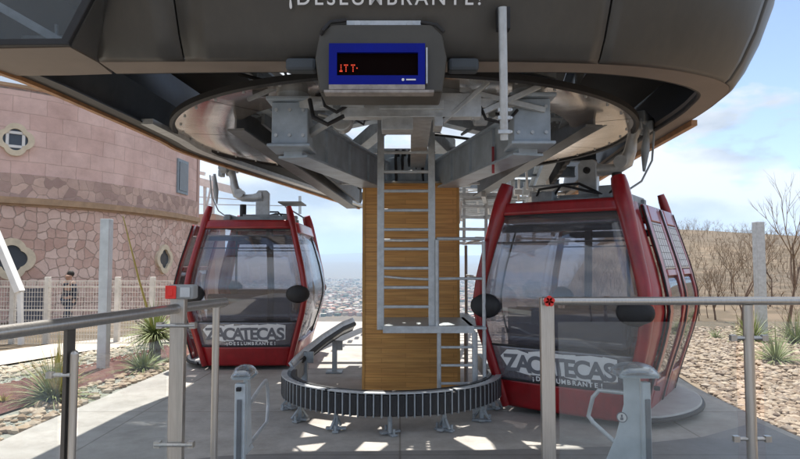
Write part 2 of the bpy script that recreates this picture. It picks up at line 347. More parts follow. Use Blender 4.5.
tag(MB().prism(edge, .002, .012).build('shade_sheet', CONC_SHADE, bevel=.004), kind='structure')  # sheet added where only canopy shadow darkens the floor; shade is its colour
def ribbon(inner, outer, name, m, off, n=24, k=10):
    def P(l_, u):
        s_ = u*(len(l_)-1); i = min(int(s_), len(l_)-2); f = s_-i
        return Vector(l_[i]).lerp(Vector(l_[i+1]), f)
    b = MB().grid(lambda u, v: (lambda p: (p.x, p.y, terr(p.x, p.y)+off))(P(inner, v).lerp(P(outer, v), u)), k, n)
    return tag(b.build(name, m, smooth_=True), kind='structure')
ribbon([(-3.2, 2), (-3.15, 5), (-3.05, 8), (-2.98, 13)], [(-10, 2), (-9, 5), (-8.5, 8), (-6.5, 13)], 'gravel', GRAVG, .02, 30, 16)
ribbon([(-3.9, 3), (-3.75, 5.6), (-3.55, 7.2), (-3.5, 9.6), (-3.6, 12.5)], [(-5.0, 3), (-4.8, 6.0), (-4.6, 7.5), (-4.3, 10.5), (-4.6, 12.5)], 'mulch', MULCH, .04)
ribbon([(-5.9, 4), (-5.9, 8), (-5.6, 11), (-4.4, 14.5)], [(-7.4, 4), (-7.4, 9), (-7.1, 12.6), (-5.6, 17)], 'pavement', PAVE, .05)
ribbon([(3.25, 2), (3.22, 5.2), (3.4, 7), (3.9, 10), (4.7, 14)], [(22, 2), (22, 6), (22, 11), (24, 15), (24, 19)], 'gravel', SOIL, .02, 30, 20)
# loose stones
import numpy as np
def stones(name, pts, smin, smax, cols, label=None):
    bm = bmesh.new(); bmesh.ops.create_icosphere(bm, subdivisions=1, radius=1)
    bv = np.array([v.co[:] for v in bm.verts]); bf = np.array([[v.index for v in f.verts] for f in bm.faces]); bm.free()
    rg = np.random.default_rng(5); n = len(pts); nvb = len(bv)
    V = []; 
    for (x, y) in pts:
        s_ = smin+(smax-smin)*rg.uniform(0, 1)**1.5; sc = np.array([1, rg.uniform(.6, 1), rg.uniform(.4, .7)])*s_
        a = rg.uniform(0, 6.28); q = bv*(1+rg.uniform(-.22, .22, (nvb, 1)))*sc
        x2 = q[:, 0]*math.cos(a)-q[:, 1]*math.sin(a); y2 = q[:, 0]*math.sin(a)+q[:, 1]*math.cos(a)
        V.append(np.stack([x2+x, y2+y, q[:, 2]+terr(x, y)+.02+s_*.25], 1))
    V = np.concatenate(V); F = (bf[None]+np.arange(n)[:, None, None]*nvb).reshape(-1, 3)
    me = bpy.data.meshes.new(name); me.from_pydata(V.tolist(), [], F.tolist()); me.update()
    m = bpy.data.materials.new(name+'_stone'); m.use_nodes = True; nn = m.node_tree.nodes; l = m.node_tree.links
    ge = nn.new('ShaderNodeNewGeometry'); rp = nn.new('ShaderNodeValToRGB')
    for i, c in enumerate(cols):
        e = rp.color_ramp.elements[i] if i < 2 else rp.color_ramp.elements.new(1)
        e.position = i/(len(cols)-1); e.color = (*c, 1)
    l.new(ge.outputs['Random Per Island'], rp.inputs[0]); l.new(rp.outputs[0], nn['Principled BSDF'].inputs['Base Color'])
    nn['Principled BSDF'].inputs['Roughness'].default_value = .9
    me.materials.append(m)
    o = bpy.data.objects.new(name, me); COL.objects.link(o); return tag(o, kind='stuff', label=label, cat='stones')
pr = []
def inplat(x, y):
    return x < 3.28+max(0, y-6)*.17
while len(pr) < 19000:
    y = 4.2+rnd.random()**1.4*12; x = rnd.uniform(3.2, .85*y+1.5)
    if not inplat(x, y): pr.append((x, y))
stones('loose_stones', pr, .016, .062, [(.20, .14, .10), (.34, .25, .18), (.50, .41, .32), (.27, .20, .14), (.40, .33, .27), (.16, .11, .08)], 'pale beige rubble stones spread beside the right cabin')
pl = []
for i in range(480):
    y = rnd.uniform(3.6, 11.5); pl.append((-3.2-rnd.random()**1.5*.42-.0*y, y))
stones('border_stones', pl, .03, .075, [(.28, .20, .13), (.42, .32, .22), (.50, .42, .32), (.34, .25, .18)], 'brown stones edging the concrete on the left')
pl = []
for i in range(500):
    y = rnd.uniform(6.5, 12.5); pl.append((-4.75-rnd.random()*.9+(y-9)*.06, y))
stones('bed_stones', pl, .03, .07, [(.40, .33, .25), (.5, .44, .34), (.34, .30, .24)], 'pale stones beyond the red mulch strip')
pg = []
for i in range(5000):
    y = rnd.uniform(3.5, 12); pg.append((rnd.uniform(-5.6, -3.3), y))
pg = [p for p in pg if not (-4.75 < p[0] < -3.6)]
stones('fine_gravel', pg, .010, .024, [(.26, .28, .23), (.42, .44, .38), (.50, .50, .44)], 'grey green chippings around the red mulch')
pm = []
for i in range(4200):
    y = rnd.uniform(4, 12.4); pm.append((rnd.uniform(-4.7, -3.62)+(0 if y > 7 else -.15), y))
stones('mulch_chips', pm,   .012, .034, [(.09, .03, .022), (.18, .06, .045), (.27, .11, .08)], 'red mulch chips between the gravel strips')

# ------------------------------------------------------------ far city and haze
def house_mesh(i):
    w_, d_, h_ = rnd.uniform(8, 17), rnd.uniform(8, 14), rnd.uniform(4, 10)
    b = MB(); b.box((0, 0, h_/2-2), (w_, d_, h_+4)); b.box((w_*.2, d_*.1, h_+1.2), (w_*.4, d_*.5, 2.4))
    return b
HC = [(.52, .48, .42), (.38, .26, .20), (.66, .62, .56), (.26, .22, .18), (.40, .20, .14), (.46, .38, .26), (.10, .13, .09)]
HM = [mat('house_wall_%s' % n_, c, .9, 0, .1, .2) for n_, c in zip(['cream', 'clay', 'white', 'brown', 'brick', 'ochre', 'grey'], HC)]
HN = ['cream', 'clay', 'white', 'brown', 'brick', 'ochre', 'grey']
hm = []
for i in range(7):
    o = house_mesh(i).build('house', HM[i]); hm.append(o)
spots = []
for i in range(9000):
    r = 1050*(5200/1050)**rnd.random(); a = rnd.uniform(-.42, .42); x, y = r*math.sin(a), r*math.cos(a)
    if noise.noise(Vector((x*.003, y*.003, 0))) > -.25 and terr(x, y) < -120: spots.append((r, x, y))
def vis(sp):
    px = 400+600*sp[1]/sp[2]; return 0 if (320 < px < 366 or 455 < px < 490) else 1
spots.sort(key=lambda s_: (vis(s_), s_[0]))
for i, (r, x, y) in enumerate(spots[:290]):
    o = hm[i] if i < 7 else hm[i % 7].copy()
    if i >= 7: COL.objects.link(o)
    o.location = (x, y, terr(x, y)); o.rotation_euler = (0, 0, rnd.uniform(-.5, .5)+(1.57 if rnd.random() < .5 else 0))
    tag(o, 'small flat roofed %s house in the distant valley town' % HN[i % 7], 'house', 'houses in the valley town, %s' % HN[i % 7])
for k in range(7):
    b = MB()
    for (r, x, y) in spots[290+k::7]:
        z = terr(x, y); b.box((x, y, z+rnd.uniform(2, 5)), (rnd.uniform(8, 20), rnd.uniform(8, 20), rnd.uniform(7, 14)), rz=rnd.uniform(0, 1.5))
    tag(b.build('town', HM[k]), 'mass of %s houses of the far valley town' % HN[k], 'town', kind='stuff')
hz = MB().box((0, 0, 130), (40000, 40000, 900)).build('haze', BLACK); hz.data.materials.clear()
hmz = bpy.data.materials.new('haze'); hmz.use_nodes = True; n = hmz.node_tree.nodes; n.clear()
o_ = n.new('ShaderNodeOutputMaterial'); pv = n.new('ShaderNodeVolumePrincipled'); pv.inputs['Color'].default_value = (.55, .76, 1.0, 1)
pv.inputs['Density'].default_value = .00011; pv.inputs['Anisotropy'].default_value = .2
hmz.node_tree.links.new(pv.outputs[0], o_.inputs['Volume']); hz.data.materials.append(hmz); tag(hz, kind='stuff', label='pale air haze over the valley', cat='haze')

# ------------------------------------------------------------ station canopy
st = thing('station_canopy', 'dark grey cable car station canopy with rounded end overhanging the platform', 'canopy', (0, 6, 2.65))
def SB(b, name, m, par=st, **k):
    o = b.build(name, m, None, **k); o.parent = par
    base = Vector((0, 6, 2.65)); me = o.data
    me.transform(Matrix.Translation(-base)) if par is st else None
    return o
# lower outline of the shell (outer edge of the lip), clockwise from the left window corner
OUT = [(-1.87, 3.67), (-1.0, 3.66), (0, 3.66), (.7, 3.67), (1.24, 3.71), (1.65, 3.79), (1.97, 3.92), (2.22, 4.08), (2.38, 4.28), (2.47, 4.65), (2.54, 5.1), (2.66, 6.4), (2.98, 9.2), (3.55, 13.9)]
INN = [(-1.87, 3.90), (-1.0, 3.87), (0, 3.87), (.7, 3.87), (1.2, 3.88), (1.62, 3.98), (1.90, 4.11), (2.10, 4.25), (2.24, 4.42), (2.32, 4.72), (2.39, 5.15), (2.50, 6.4), (2.82, 9.2), (3.38, 13.9)]
def smooth_path(p, n):
    P = [Vector((*q, 0)) for q in p]; res = []
    for i in range(len(P)-1):
        a, b_, c, d = P[max(i-1, 0)], P[i], P[i+1], P[min(i+2, len(P)-1)]
        for k in range(n):
            t = k/n; res.append(.5*((2*b_)+(-a+c)*t+(2*a-5*b_+4*c-d)*t*t+(-a+3*b_-3*c+d)*t**3))
    return res+[P[-1]]
PROF = [(0, 0), (.02, .03), (.12, .10), (.30, .19), (.55, .28), (.85, .33), (1.15, .31), (1.4, .18), (1.58, -.15), (1.64, -.6)]
def shell(path, prof, z0=2.65):
    n = len(path); nr = []
    for i, p in enumerate(path):
        t = (path[min(i+1, n-1)]-path[max(i-1, 0)]).normalized(); nr.append(Vector((t.y, -t.x, 0)))
    vs_ = []; fs = []
    for h, o in prof:
        for i in range(n): q = path[i]+nr[i]*o; vs_.append((q.x, q.y, z0+h))
    for j in range(len(prof)-1):
        for i in range(n-1): fs.append((j*n+i, j*n+i+1, (j+1)*n+i+1, (j+1)*n+i))
    return vs_, fs, nr
po = smooth_path(OUT, 6)
# split in panels with seams
def cut(path, x0, x1):
    return [p for i, p in enumerate(path) if x0 <= i <= x1]
i1 = min(range(len(po)), key=lambda i: abs(po[i].x+1.30)+abs(po[i].y-3.66)); i2 = 24; i3 = 43; i4 = 55
for (a, b_) in ((0, i1), (i1, i2), (i2, i3), (i3, i4), (i4, len(po)-1)):
    seg = po[a:b_+1]
    n_ = len(seg); seg = [q.copy() for q in seg]
    d0 = (seg[1]-seg[0]).normalized()*.006; d1 = (seg[-1]-seg[-2]).normalized()*.006
    seg[0] += d0; seg[-1] -= d1
    v_, f_, _ = shell(seg, PROF); b = MB(); b.add(v_, f_)
    SB(b, 'fascia_panel', SHELL, smooth_=True, solid=.02)
v_, f_, nr = shell(po, [(p[0], p[1]-.03) for p in PROF[1:-1]]); SB(MB().add(v_, f_), 'fascia_backing', DARKM, smooth_=True, solid=.01)
pi_ = smooth_path(INN, 6)
# lip
n_ = len(po); b = MB(); vs_ = []
for i in range(n_):
    o_p, i_p = po[i], pi_[i]; vs_ += [(o_p.x, o_p.y, 2.648), (i_p.x, i_p.y, 2.645), (i_p.x, i_p.y, 2.72)]
fs = []
for i in range(n_-1):
    fs += [(i*3, i*3+3, i*3+4, i*3+1), (i*3+1, i*3+4, i*3+5, i*3+2)]
b.add(vs_, fs); SB(b, 'lip', LIP, solid=.012)
b = MB(); b.tube([(p.x, p.y, 2.66) for p in pi_], .022, 8); SB(b, 'seal_strip', BLACK, smooth_=True)
# right long edge rail
b = MB()
b.beam((2.58, 5.2, 2.62), (2.72, 6.9, 2.62), .05, .05); b.beam((2.72, 6.9, 2.62), (3.5, 13.9, 2.62), .05, .05)
SB(b, 'edge_rail', TAN)
# left corner: facet, window box, side
b = MB()
A0 = (-1.88, 3.67, 2.65); A1 = (-1.91, 3.41, 2.65); B0 = (-1.87, 3.46, 3.1); B1 = (-1.68, 3.28, 3.15); C0 = (-1.85, 3.36, 4.0); C1 = (-1.45, 3.1, 4.0)
b.add([(-1.88, 3.67, 2.65), (-1.91, 3.41, 2.65), (-1.70, 3.36, 3.0), (-1.78, 3.56, 2.9), (-1.30, 3.30, 3.7), (-1.5, 3.40, 3.35), (-1.3, 3.36, 4.1)], [(0, 1, 2, 3), (3, 2, 4, 5), (5, 4, 6)])
SB(b, 'corner_facet', SHELL, solid=.02)
b = MB()
b.add([(-1.88, 3.67, 2.648), (-1.91, 3.41, 2.648), (-2.9, 3.46, 2.648), (-2.9, 3.95, 2.648), (-2.2, 3.93, 2.648), (-1.9, 3.9, 2.648)], [(0, 1, 2, 3, 4, 5)])
SB(b, 'corner_soffit', LIP, solid=.015)
win = MB()
win.beam((-1.93, 3.41, 2.66), (-1.28, 3.26, 3.75), .05, .06, up=(0, 1, 0)); win.beam((-1.9, 3.41, 2.665), (-3.6, 3.44, 2.665), .06, .04)
win.beam((-1.3, 3.27, 3.75), (-3.6, 3.27, 3.75), .06, .05)
wf = SB(win, 'window_frame', BLACK, bevel=.006)
b = MB(); b.extr([(-1.91, 0), (-1.28, 1.09), (-3.6, 1.09), (-3.6, 0)][::-1], (0, 3.43, 2.66), (1, 0, 0), (0, -.1, 1), .008)
SB(b, 'window_pane', glass('canopy_window_glass', (.75, .78, .8), .02, .05, .05, (.05, .06, .07)))
b = MB(); b.beam((-2.02, 3.7, 2.72), (-3.0, 3.72, 3.28), .05, .06, up=(0, 1, 0)); SB(b, 'brace', GALV)
b = MB(); b.box((-2.35, 4.0, 2.8), (.35, .2, .2)); b.tube([(-2.0, 3.9, 2.75), (-2.2, 3.85, 2.85), (-2.6, 3.9, 2.78)], .02); b.tube([(-2.2, 3.8, 2.68), (-2.25, 3.85, 2.95)], .012); b.box((-2.6, 3.85, 2.75), (.2, .1, .12)); SB(b, 'cable_tray', GALVD)
b = MB(); b.sphere((-2.38, 3.72, 2.73), (.035, .035, .05)); SB(b, 'lamp_cover', mat('amber', (.8, .35, .06), .4))
# left long side: dark band with tan edge
LS = [(-3.1, 3.0), (-2.62, 3.8), (-2.50, 4.87), (-2.44, 6.0), (-2.40, 7.0), (-1.75, 10.0), (-.95, 13.9)]
ls = smooth_path(LS, 5)
b = MB()
for z0, z1, o0, o1 in ((2.655, 3.0, .0, .12), (2.655, 2.655, 0, .16)):
    vs_ = []
    for i, p in enumerate(ls): vs_ += [(p.x+o0, p.y, z0), (p.x+o1, p.y, z1)]
    b.add(vs_, [(2*i, 2*i+2, 2*i+3, 2*i+1) for i in range(len(ls)-1)])
SB(b, 'side_band', DARKM, solid=.012, smooth_=False)
b = MB()
for i in range(len(ls)-1): b.beam((ls[i].x, ls[i].y, 2.64), (ls[i+1].x, ls[i+1].y, 2.64), .045, .035)
SB(b, 'edge_rail', TAN)
b = MB()
for i in range(12, len(ls)-1): b.beam((ls[i].x+.20, ls[i].y, 2.66), (ls[i+1].x+.20, ls[i+1].y, 2.66), .11, .05)
SB(b, 'running_rail', GALV)
v_, f_, _ = shell([Vector((-2.62, 3.45, 0)), Vector((-2.5, 4.87, 0)), Vector((-2.40, 7, 0)), Vector((-1.9, 9.5, 0))][::-1], [(.3, .02), (.55, .25), (.9, .33), (1.2, .3), (1.45, .12), (1.6, -.2)])
SB(MB().add(v_, f_), 'side_panel', SHELL, smooth_=True, solid=.02)
# ceiling, and roof strips gapped to shape the sunlight
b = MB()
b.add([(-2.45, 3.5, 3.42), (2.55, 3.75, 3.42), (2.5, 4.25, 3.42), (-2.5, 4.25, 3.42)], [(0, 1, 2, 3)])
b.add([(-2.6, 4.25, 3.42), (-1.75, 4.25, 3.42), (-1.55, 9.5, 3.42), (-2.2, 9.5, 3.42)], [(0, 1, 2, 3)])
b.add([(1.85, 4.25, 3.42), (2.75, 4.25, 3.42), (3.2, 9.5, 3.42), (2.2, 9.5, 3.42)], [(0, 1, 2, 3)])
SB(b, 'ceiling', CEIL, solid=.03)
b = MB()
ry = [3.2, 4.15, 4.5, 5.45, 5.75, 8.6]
def roof_sunblock(x0, x1, y0, y1, z=4.2): b.add([(x0, y0, z), (x1, y0, z), (x1, y1, z), (x0, y1, z)], [(0, 1, 2, 3)])
roof_sunblock(-2.6, 2.95, 3.0, 6.12); roof_sunblock(-2.6, -1.0, 6.12, 7.6); roof_sunblock(1.15, 3.05, 6.12, 9.6); roof_sunblock(-1.0, 1.15, 7.45, 7.8); roof_sunblock(-2.6, -2.05, 7.6, 9.6); roof_sunblock(-1.45, -1.0, 7.6, 9.6); roof_sunblock(-.12, -.0, 6.12, 9.6); roof_sunblock(.5, .62, 6.12, 9.6); roof_sunblock(-2.05, 1.15, 9.1, 9.6)  # roof layout made up: gaps shaped to drop sun patches on the floor
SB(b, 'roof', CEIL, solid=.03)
for q0, q1 in ((at(236, 116, 5.3), at(352, 200, 9.0)), (at(594, 112, 5.3), at(478, 188, 9.0))):
    b = MB(); b.ibeam(q0, q1, .16, .26, .018); b.beam(q0+Vector((.22, .1, .05)), q1+Vector((.1, 0, .05)), .03, .2); SB(b, 'diagonal_beam', mat('beam_grey', (.16, .17, .18), .4, .3, .3, 5))
# grey panels seen between lip and bullwheel
b = MB()
for x0, x1 in ((-1.85, -1.1), (-1.05, -.35), (.75, 1.45), (1.5, 2.1)): b.box(((x0+x1)/2, 4.03+.12*(x0 > 1.4), 2.93), (x1-x0, .03, .28))
SB(b, 'inner_panel', GALVD)
# cross members, tracks and truss
b = MB()
for u in (-1.35, 1.45):
    b.ibeam((u+.1, 5.2, 2.92), (u+1.55, 13.6, 2.92), .16, .34, .02)
for yy in (9.6, 11.4, 13.2): b.ibeam((-2.3+(yy-7)*.2, yy, 3.12), (2.9+(yy-7)*.1, yy, 3.12), .12, .2, .015)
SB(b, 'track_beam', GALVD)
for s_, dx in ((-1, 0), (1, 0)):
    for k in range(14):
        y0 = 6.8+k*.5; x0 = .05+s_*2.12*.985+(y0-6.3)*.165
        SB(MB().cyl((x0-s_*.1, y0, 3.02), .19, .07, 18, 'X'), 'drive_tyre', BLACK)
b = MB()
for k in range(12):
    y0 = 9.3+k*.4; b.box((1.1+k*.06, y0, 2.45+.0*k), (1.5, .05, .05)); b.box((.75+k*.06, y0+.1, 2.58), (.06, .06, .4)); b.box((1.75+k*.06, y0+.1, 2.6), (.06, .3, .34))
for x0 in (.55, 1.2, 1.9): b.beam((x0, 8.6, 2.38), (x0+.9, 13.9, 2.38), .06, .08)
SB(b, 'walkway_frame', GALV)
for k in range(10): SB(MB().box((1.0+.22*(k % 5), 9.0+.45*k, 2.62+.07*((k*3) % 4)), (.14, .2, .16), rz=.3*k), 'motor_unit', GALV, bevel=.01)
rw = random.Random(9)
for k in range(46):
    px = rw.uniform(458, 560); py = rw.uniform(188, 240); p = at(px, py, rw.uniform(9.0, 11.5)); b = MB()
    q = rw.random()
    if q < .45: b.beam(p, p+Vector((rw.uniform(.3, 1.2), rw.uniform(-.1, .1), rw.uniform(-.04, .04))), .03, .03)
    elif q < .7: b.beam(p, p+Vector((rw.uniform(-.05, .05), 0, .35)), .035, .035, up=(0, 1, 0))
    elif q < .85: b.box(p, (rw.uniform(.1, .25), .1, rw.uniform(.08, .22)))
    else: b.cyl(p, rw.uniform(.05, .11), .06, 16, 'X')
    SB(b, 'walkway_fitting', rw.choice((GALV, GALV, GALVD, WHITE)), bevel=.003)
for py in (196, 206, 217, 229, 243):
    p = at(458, py, 9.6); SB(MB().beam(p, p+Vector((1.9, .5, 0)), .04, .05), 'walkway_rail', GALV, bevel=.004)
for px in (464, 486, 508, 534):
    a = at(px, 186, 9.7); c = at(px, 245, 9.7); SB(MB().beam(c, a, .05, .05, up=(0, 1, 0)), 'walkway_hanger', GALV, bevel=.004)
# white lettering on the fascia, only its lower part is in the frame
p0 = at(385, 4.5, 3.445)
lt = text('lettering', '\u00a1DESLUMBRANTE!', .115, LETW, None, T(p0.x, p0.y, p0.z)@Matrix.Rotation(R(20), 4, 'X')@UP, .003, .001, 1.30)
lt.parent = st; lt.data.transform(Matrix.Translation((0, -6, -2.65)))

# ------------------------------------------------------------ bullwheel
BX, BY, BZ = .04, 6.30, 2.68
bw = thing('bullwheel', 'huge tan metal bullwheel disc lying flat under the canopy', 'wheel', (BX, BY, BZ))
def ring(b, r0, r1, z0, z1, n=120, a0=0, a1=2*math.pi, prof=None):
    pr_ = prof or [(r0, z0), (r1, z0), (r1, z1), (r0, z1)]
    m_ = len(pr_); vs_ = []
    full = abs(a1-a0-2*math.pi) < 1e-6; cnt = n if full else n+1
    for i in range(cnt):
        a = a0+(a1-a0)*i/n
        for r_, z_ in pr_: vs_.append((r_*math.cos(a), r_*math.sin(a), z_))
    fs = []
    for i in range(n):
        j = (i+1) % cnt
        for k in range(m_): k2 = (k+1) % m_; fs.append((i*m_+k, i*m_+k2, j*m_+k2, j*m_+k))
    return b.add(vs_, fs)
RB = 2.27
for k in range(10):
    a = 2*math.pi*k/10+.17; b = MB(); ring(b, 1.80, RB, 0, .012, 16, a+.003, a+2*math.pi/10-.003, [(1.66, .16), (1.70, .03), (1.76, 0), (RB, 0), (RB, .012), (1.76, .012), (1.70, .045), (1.66, .18)])
    b.build('rim_plate', DISC, bw, smooth_=True)
b = MB(); ring(b, 0, 0, 0, 0, 140, prof=[(RB+.003, -.018), (RB+.025, -.028), (RB+.05, -.015), (RB+.05, .03), (RB+.003, .035)]); b.build('rubber_liner', BLACK, bw, smooth_=True)
for k in range(8):
    a = 2*math.pi*k/8+.42; c, s_ = math.cos(a), math.sin(a)
    MB().beam((c*.3, s_*.3, .32), (c*1.70, s_*1.70, .16), .15, .16).build('spoke', GALVD, bw, bevel=.006)
b = MB(); ring(b, 0, 0, 0, 0, 96, prof=[(1.50, .14), (1.66, .14), (1.66, .20), (1.50, .20)]); b.build('inner_flange', GALVD, bw, smooth_=True)
b = MB()
for k in range(60):
    a = 2*math.pi*k/60; b.cyl((1.58*math.cos(a), 1.58*math.sin(a), .13), .016, .03, 6)
for k in range(40):
    a = 2*math.pi*k/40+.05; b.cyl((2.22*math.cos(a), 2.22*math.sin(a), -.006), .012, .014, 6)
tag(b.build('flange_bolts', GALV, bw), kind='stuff')
b = MB(); b.cyl((0, 0, .38), .3, .3, 32); b.cyl((0, 0, .2), .2, .16, 32); b.build('hub', GALVD, bw, bevel=.01)
# ------------------------------------------------------------ support mast with arms
CX0, CX1, CYF, CYB = at(363, 300, 6.56).x, at(459, 300, 6.56).x, 6.56, 7.5
mast = thing('support_mast', 'square support mast clad in orange brown wood boards', 'mast', ((CX0+CX1)/2, 7.0, 0))
def PB(b, name, m, par, base, **k):
    o = b.build(name, m, par, **k); o.data.transform(Matrix.Translation(-Vector(base))); return o
mb = ((CX0+CX1)/2, 7.0, 0)
xm = mb[0]; hw = (CX1-CX0)/2
o = MB().box((0, 0, 1.12), (hw*2-.03, .92, 2.24)).build('wood_cladding', WOOD, mast)
b = MB()
for sx in (-1, 1):
    b.box((sx*(hw-.008), -.45, 1.12), (.03, .04, 2.25)); b.box((sx*(hw-.008), .45, 1.12), (.03, .04, 2.25))
b.build('corner_trim', WOODE, mast, bevel=.003)
MB().box((0, 0, 2.25), (hw*2+.02, .96, .02)).build('top_trim', WOODE, mast)
LA, LB = Vector((-.24, 6.85, 2.38)), Vector((-.82, 4.55, 2.36)); RA, RB2 = Vector((.47, 6.85, 2.38)), Vector((.96, 4.45, 2.36))
for a_, b_ in ((LA, LB), (RA, RB2)):
    b = MB(); b.beam(a_, b_, .15, .30); up2 = Vector((0, 0, .155)); b.beam(a_+up2, b_+up2, .24, .02); b.beam(a_-up2, b_-up2, .24, .02)
    for t_ in (.3, .55, .8): b.box(a_.lerp(b_, t_), (.20, .012, .28))
    PB(b, 'crossarm', STEELB, mast, mb, bevel=.003)
b = MB(); b.cyl((xm, 7.0, 2.42), .3, .34, 32); b.box((xm, 7.0, 2.28), (.8, .8, .03)); b.box((xm, 7.0, 2.60), (.9, .12, .12)); PB(b, 'head_plate', STEELB, mast, mb, bevel=.004)
for e in (LB, RB2):
    b = MB(); b.box(e+Vector((0, -.02, .07)), (.27, .24, .32)); b.box(e+Vector((0, -.02, .25)), (.34, .34, .03)); b.box(e+Vector((0, -.02, -.10)), (.32, .34, .025))
    b.cyl(e+Vector((0, -.02, .32)), .12, .12, 24); PB(b, 'end_block', STEELB, mast, mb, bevel=.008)
    b = MB()
    for dx_ in (-.1, 0, .1):
        for dz_ in (-.02, .17): b.cyl(e+Vector((dx_, -.145, dz_)), .014, .014, 6, 'Y')
    PB(b, 'bolt_plate', GALV, mast, mb)
b = MB()
b.box((.08, 4.2, 2.50), (.98, .10, .17)); b.box((.08, 4.14, 2.50), (.45, .02, .07)); b.box((-.02, 4.25, 2.38), (.22, .16, .10)); b.box((.27, 4.25, 2.40), (.06, .2, .1))
b.beam((-.45, 4.2, 2.52), (-.80, 4.5, 2.60), .07, .07); b.beam((.55, 4.2, 2.52), (.93, 4.4, 2.58), .07, .07)
b.beam((-.40, 4.2, 2.46), (-.72, 4.6, 2.38), .05, .05); b.beam((.3, 4.18, 2.38), (.62, 4.14, 2.66), .045, .03); b.beam((.5, 4.2, 2.42), (1.0, 4.25, 2.66), .045, .04); b.beam((.42, 4.2, 2.62), (1.05, 4.3, 2.50), .04, .04)
b.beam((.16, 4.2, 2.55), (.2, 6.8, 2.52), .16, .12)
b.box((-.33, 4.12, 2.53), (.16, .1, .1)); b.cyl((-.56, 4.3, 2.55), .05, .2, 16, 'X')
PB(b, 'front_crossbeam', GALV, mast, mb, bevel=.004)
b = MB()
for k in range(5):
    x = xm-.16+k*.075; b.tube([(x, 6.75, 2.3), (x-.01, 6.7, 2.55), (x, 6.72, 2.66), (x+.02, 6.85, 2.69), (x+.02, 6.98, 2.6), (x+.02, 7.0, 2.3)], .016, 8)
PB(b, 'hydraulic_hose', BLACK, mast, mb, smooth_=True)
b = MB(); b.tube([(-.55, 4.15, 2.6), (-.52, 4.1, 2.48), (-.44, 4.12, 2.44), (-.36, 4.15, 2.5)], .012, 8); PB(b, 'cable', BLACK, mast, mb, smooth_=True); b = MB(); b.tube([(-.64, 4.2, 2.55), (-.6, 4.1, 2.40), (-.5, 4.1, 2.35), (-.4, 4.16, 2.42), (-.38, 4.2, 2.5)], .016, 8); PB(b, 'cable', BLACK, mast, mb, smooth_=True)
b = MB(); b.tube([(.55, 4.2, 2.55), (.6, 4.15, 2.40), (.75, 4.2, 2.38), (.85, 4.3, 2.5)], .012, 8)
PB(b, 'cable', BLACK, mast, mb, smooth_=True)
b = MB()
for k in range(9):
    PB(MB().box((rnd.uniform(-.9, 1.1), rnd.uniform(4.4, 5.2), rnd.uniform(2.62, 2.9)), (rnd.uniform(.08, .3), rnd.uniform(.08, .3), rnd.uniform(.05, .2)), rz=rnd.random()), 'brake_gear', GALVD, mast, mb, bevel=.004)
for k in range(7):
    b.tube([(-.9+.3*k, 4.5+.1*(k % 3), 2.9), (-.8+.3*k, 4.8, 2.62+.05*(k % 2)), (-.7+.3*k, 5.2, 2.75)], .012, 6)
PB(b, 'pipework', GALVD, mast, mb)
rq = random.Random(21)
for k in range(34):
    sx = rq.choice((-1, 1)); x = xm-.05+sx*rq.uniform(.45, 1.25); y = rq.uniform(4.35, 6.4); z = rq.uniform(2.58, 3.0); kind_ = rq.random(); b = MB()
    if kind_ < .35: b.cyl((x, y, z), rq.uniform(.025, .07), rq.uniform(.08, .25), 14, rq.choice('XYZ')); nm = 'cylinder'
    elif kind_ < .7: b.box((x, y, z), (rq.uniform(.05, .25), rq.uniform(.03, .12), rq.uniform(.04, .16)), rz=rq.uniform(0, 3)); nm = 'bracket'
    else: b.tube([(x, y, z), (x+rq.uniform(-.3, .3), y+rq.uniform(-.2, .2), z-.08), (x+rq.uniform(-.5, .5), y+rq.uniform(-.3, .5), z+.1)], rq.uniform(.008, .02), 8); nm = 'hose'
    PB(b, nm, rq.choice((GALV, GALVD, DARKM, BLACK)), mast, mb, bevel=0 if nm == 'hose' else .004)
for yy, zz_, wd_ in ((7.6, 2.62, .05), (8.2, 2.78, .08), (9.2, 2.7, .04), (8.0, 2.45, .03)):
    PB(MB().box((xm, yy, zz_), (1.9, wd_, wd_)), 'cross_tube', rq.choice((GALV, GALVD)), mast, mb, bevel=.006)
for sx in (-.5, .5):
    PB(MB().box((xm+sx, 8.3, 2.95), (.28, .35, .30)), 'gearbox', GALVD, mast, mb, bevel=.03); PB(MB().cyl((xm+sx, 7.95, 2.95), .10, .35, 20, 'Y'), 'motor', GALV, mast, mb, bevel=.01)
PB(MB().cyl((.60, 4.42, 2.50), .085, .10, 24, 'X'), 'sensor_drum', GALV, mast, mb, bevel=.01); PB(MB().cyl((-.44, 4.5, 2.46), .08, .12, 24, 'Y'), 'sensor_drum', GALV, mast, mb, bevel=.01)
b = MB(); p = at(493, 160, 4.9); b.box(p, (.02, .02, .22)); PB(b, 'red_marker', RED, mast, mb)
# ------------------------------------------------------------ display box
db = thing('display_box', 'grey hanging display box with blue bezel and red digits', 'display', (-.115+.0, 3.5, 2.65))
pl_, pr2 = at(315, 60, 3.42).x, at(447, 60, 3.42).x; zt, zb = at(380, 24, 3.42).z, at(380, 92, 3.42).z
cx = (pl_+pr2)/2; W = (pr2-pl_)/2; dbb = (-.115, 3.5, 2.65)
b = MB(); poly = [(-W*.93, 0), (W*.93, 0), (W, (zt-zb)*.5), (W*.93, (zt-zb)*.86), (W*.78, zt-zb), (-W*.78, zt-zb), (-W*.94, (zt-zb)*.84), (-W, (zt-zb)*.5)]
b.extr(poly[::-1], (cx, 3.42, zb), (1, 0, 0), (0, 0, 1), -.3)
PB(b, 'casing', mat('casing_paint', (.065, .06, .05), .5, .1, .15, 6), db, dbb, bevel=.012)
def rectpx(x0, y0, x1, y1, Y): a = at(x0, y1, Y); c = at(x1, y0, Y); return a, c
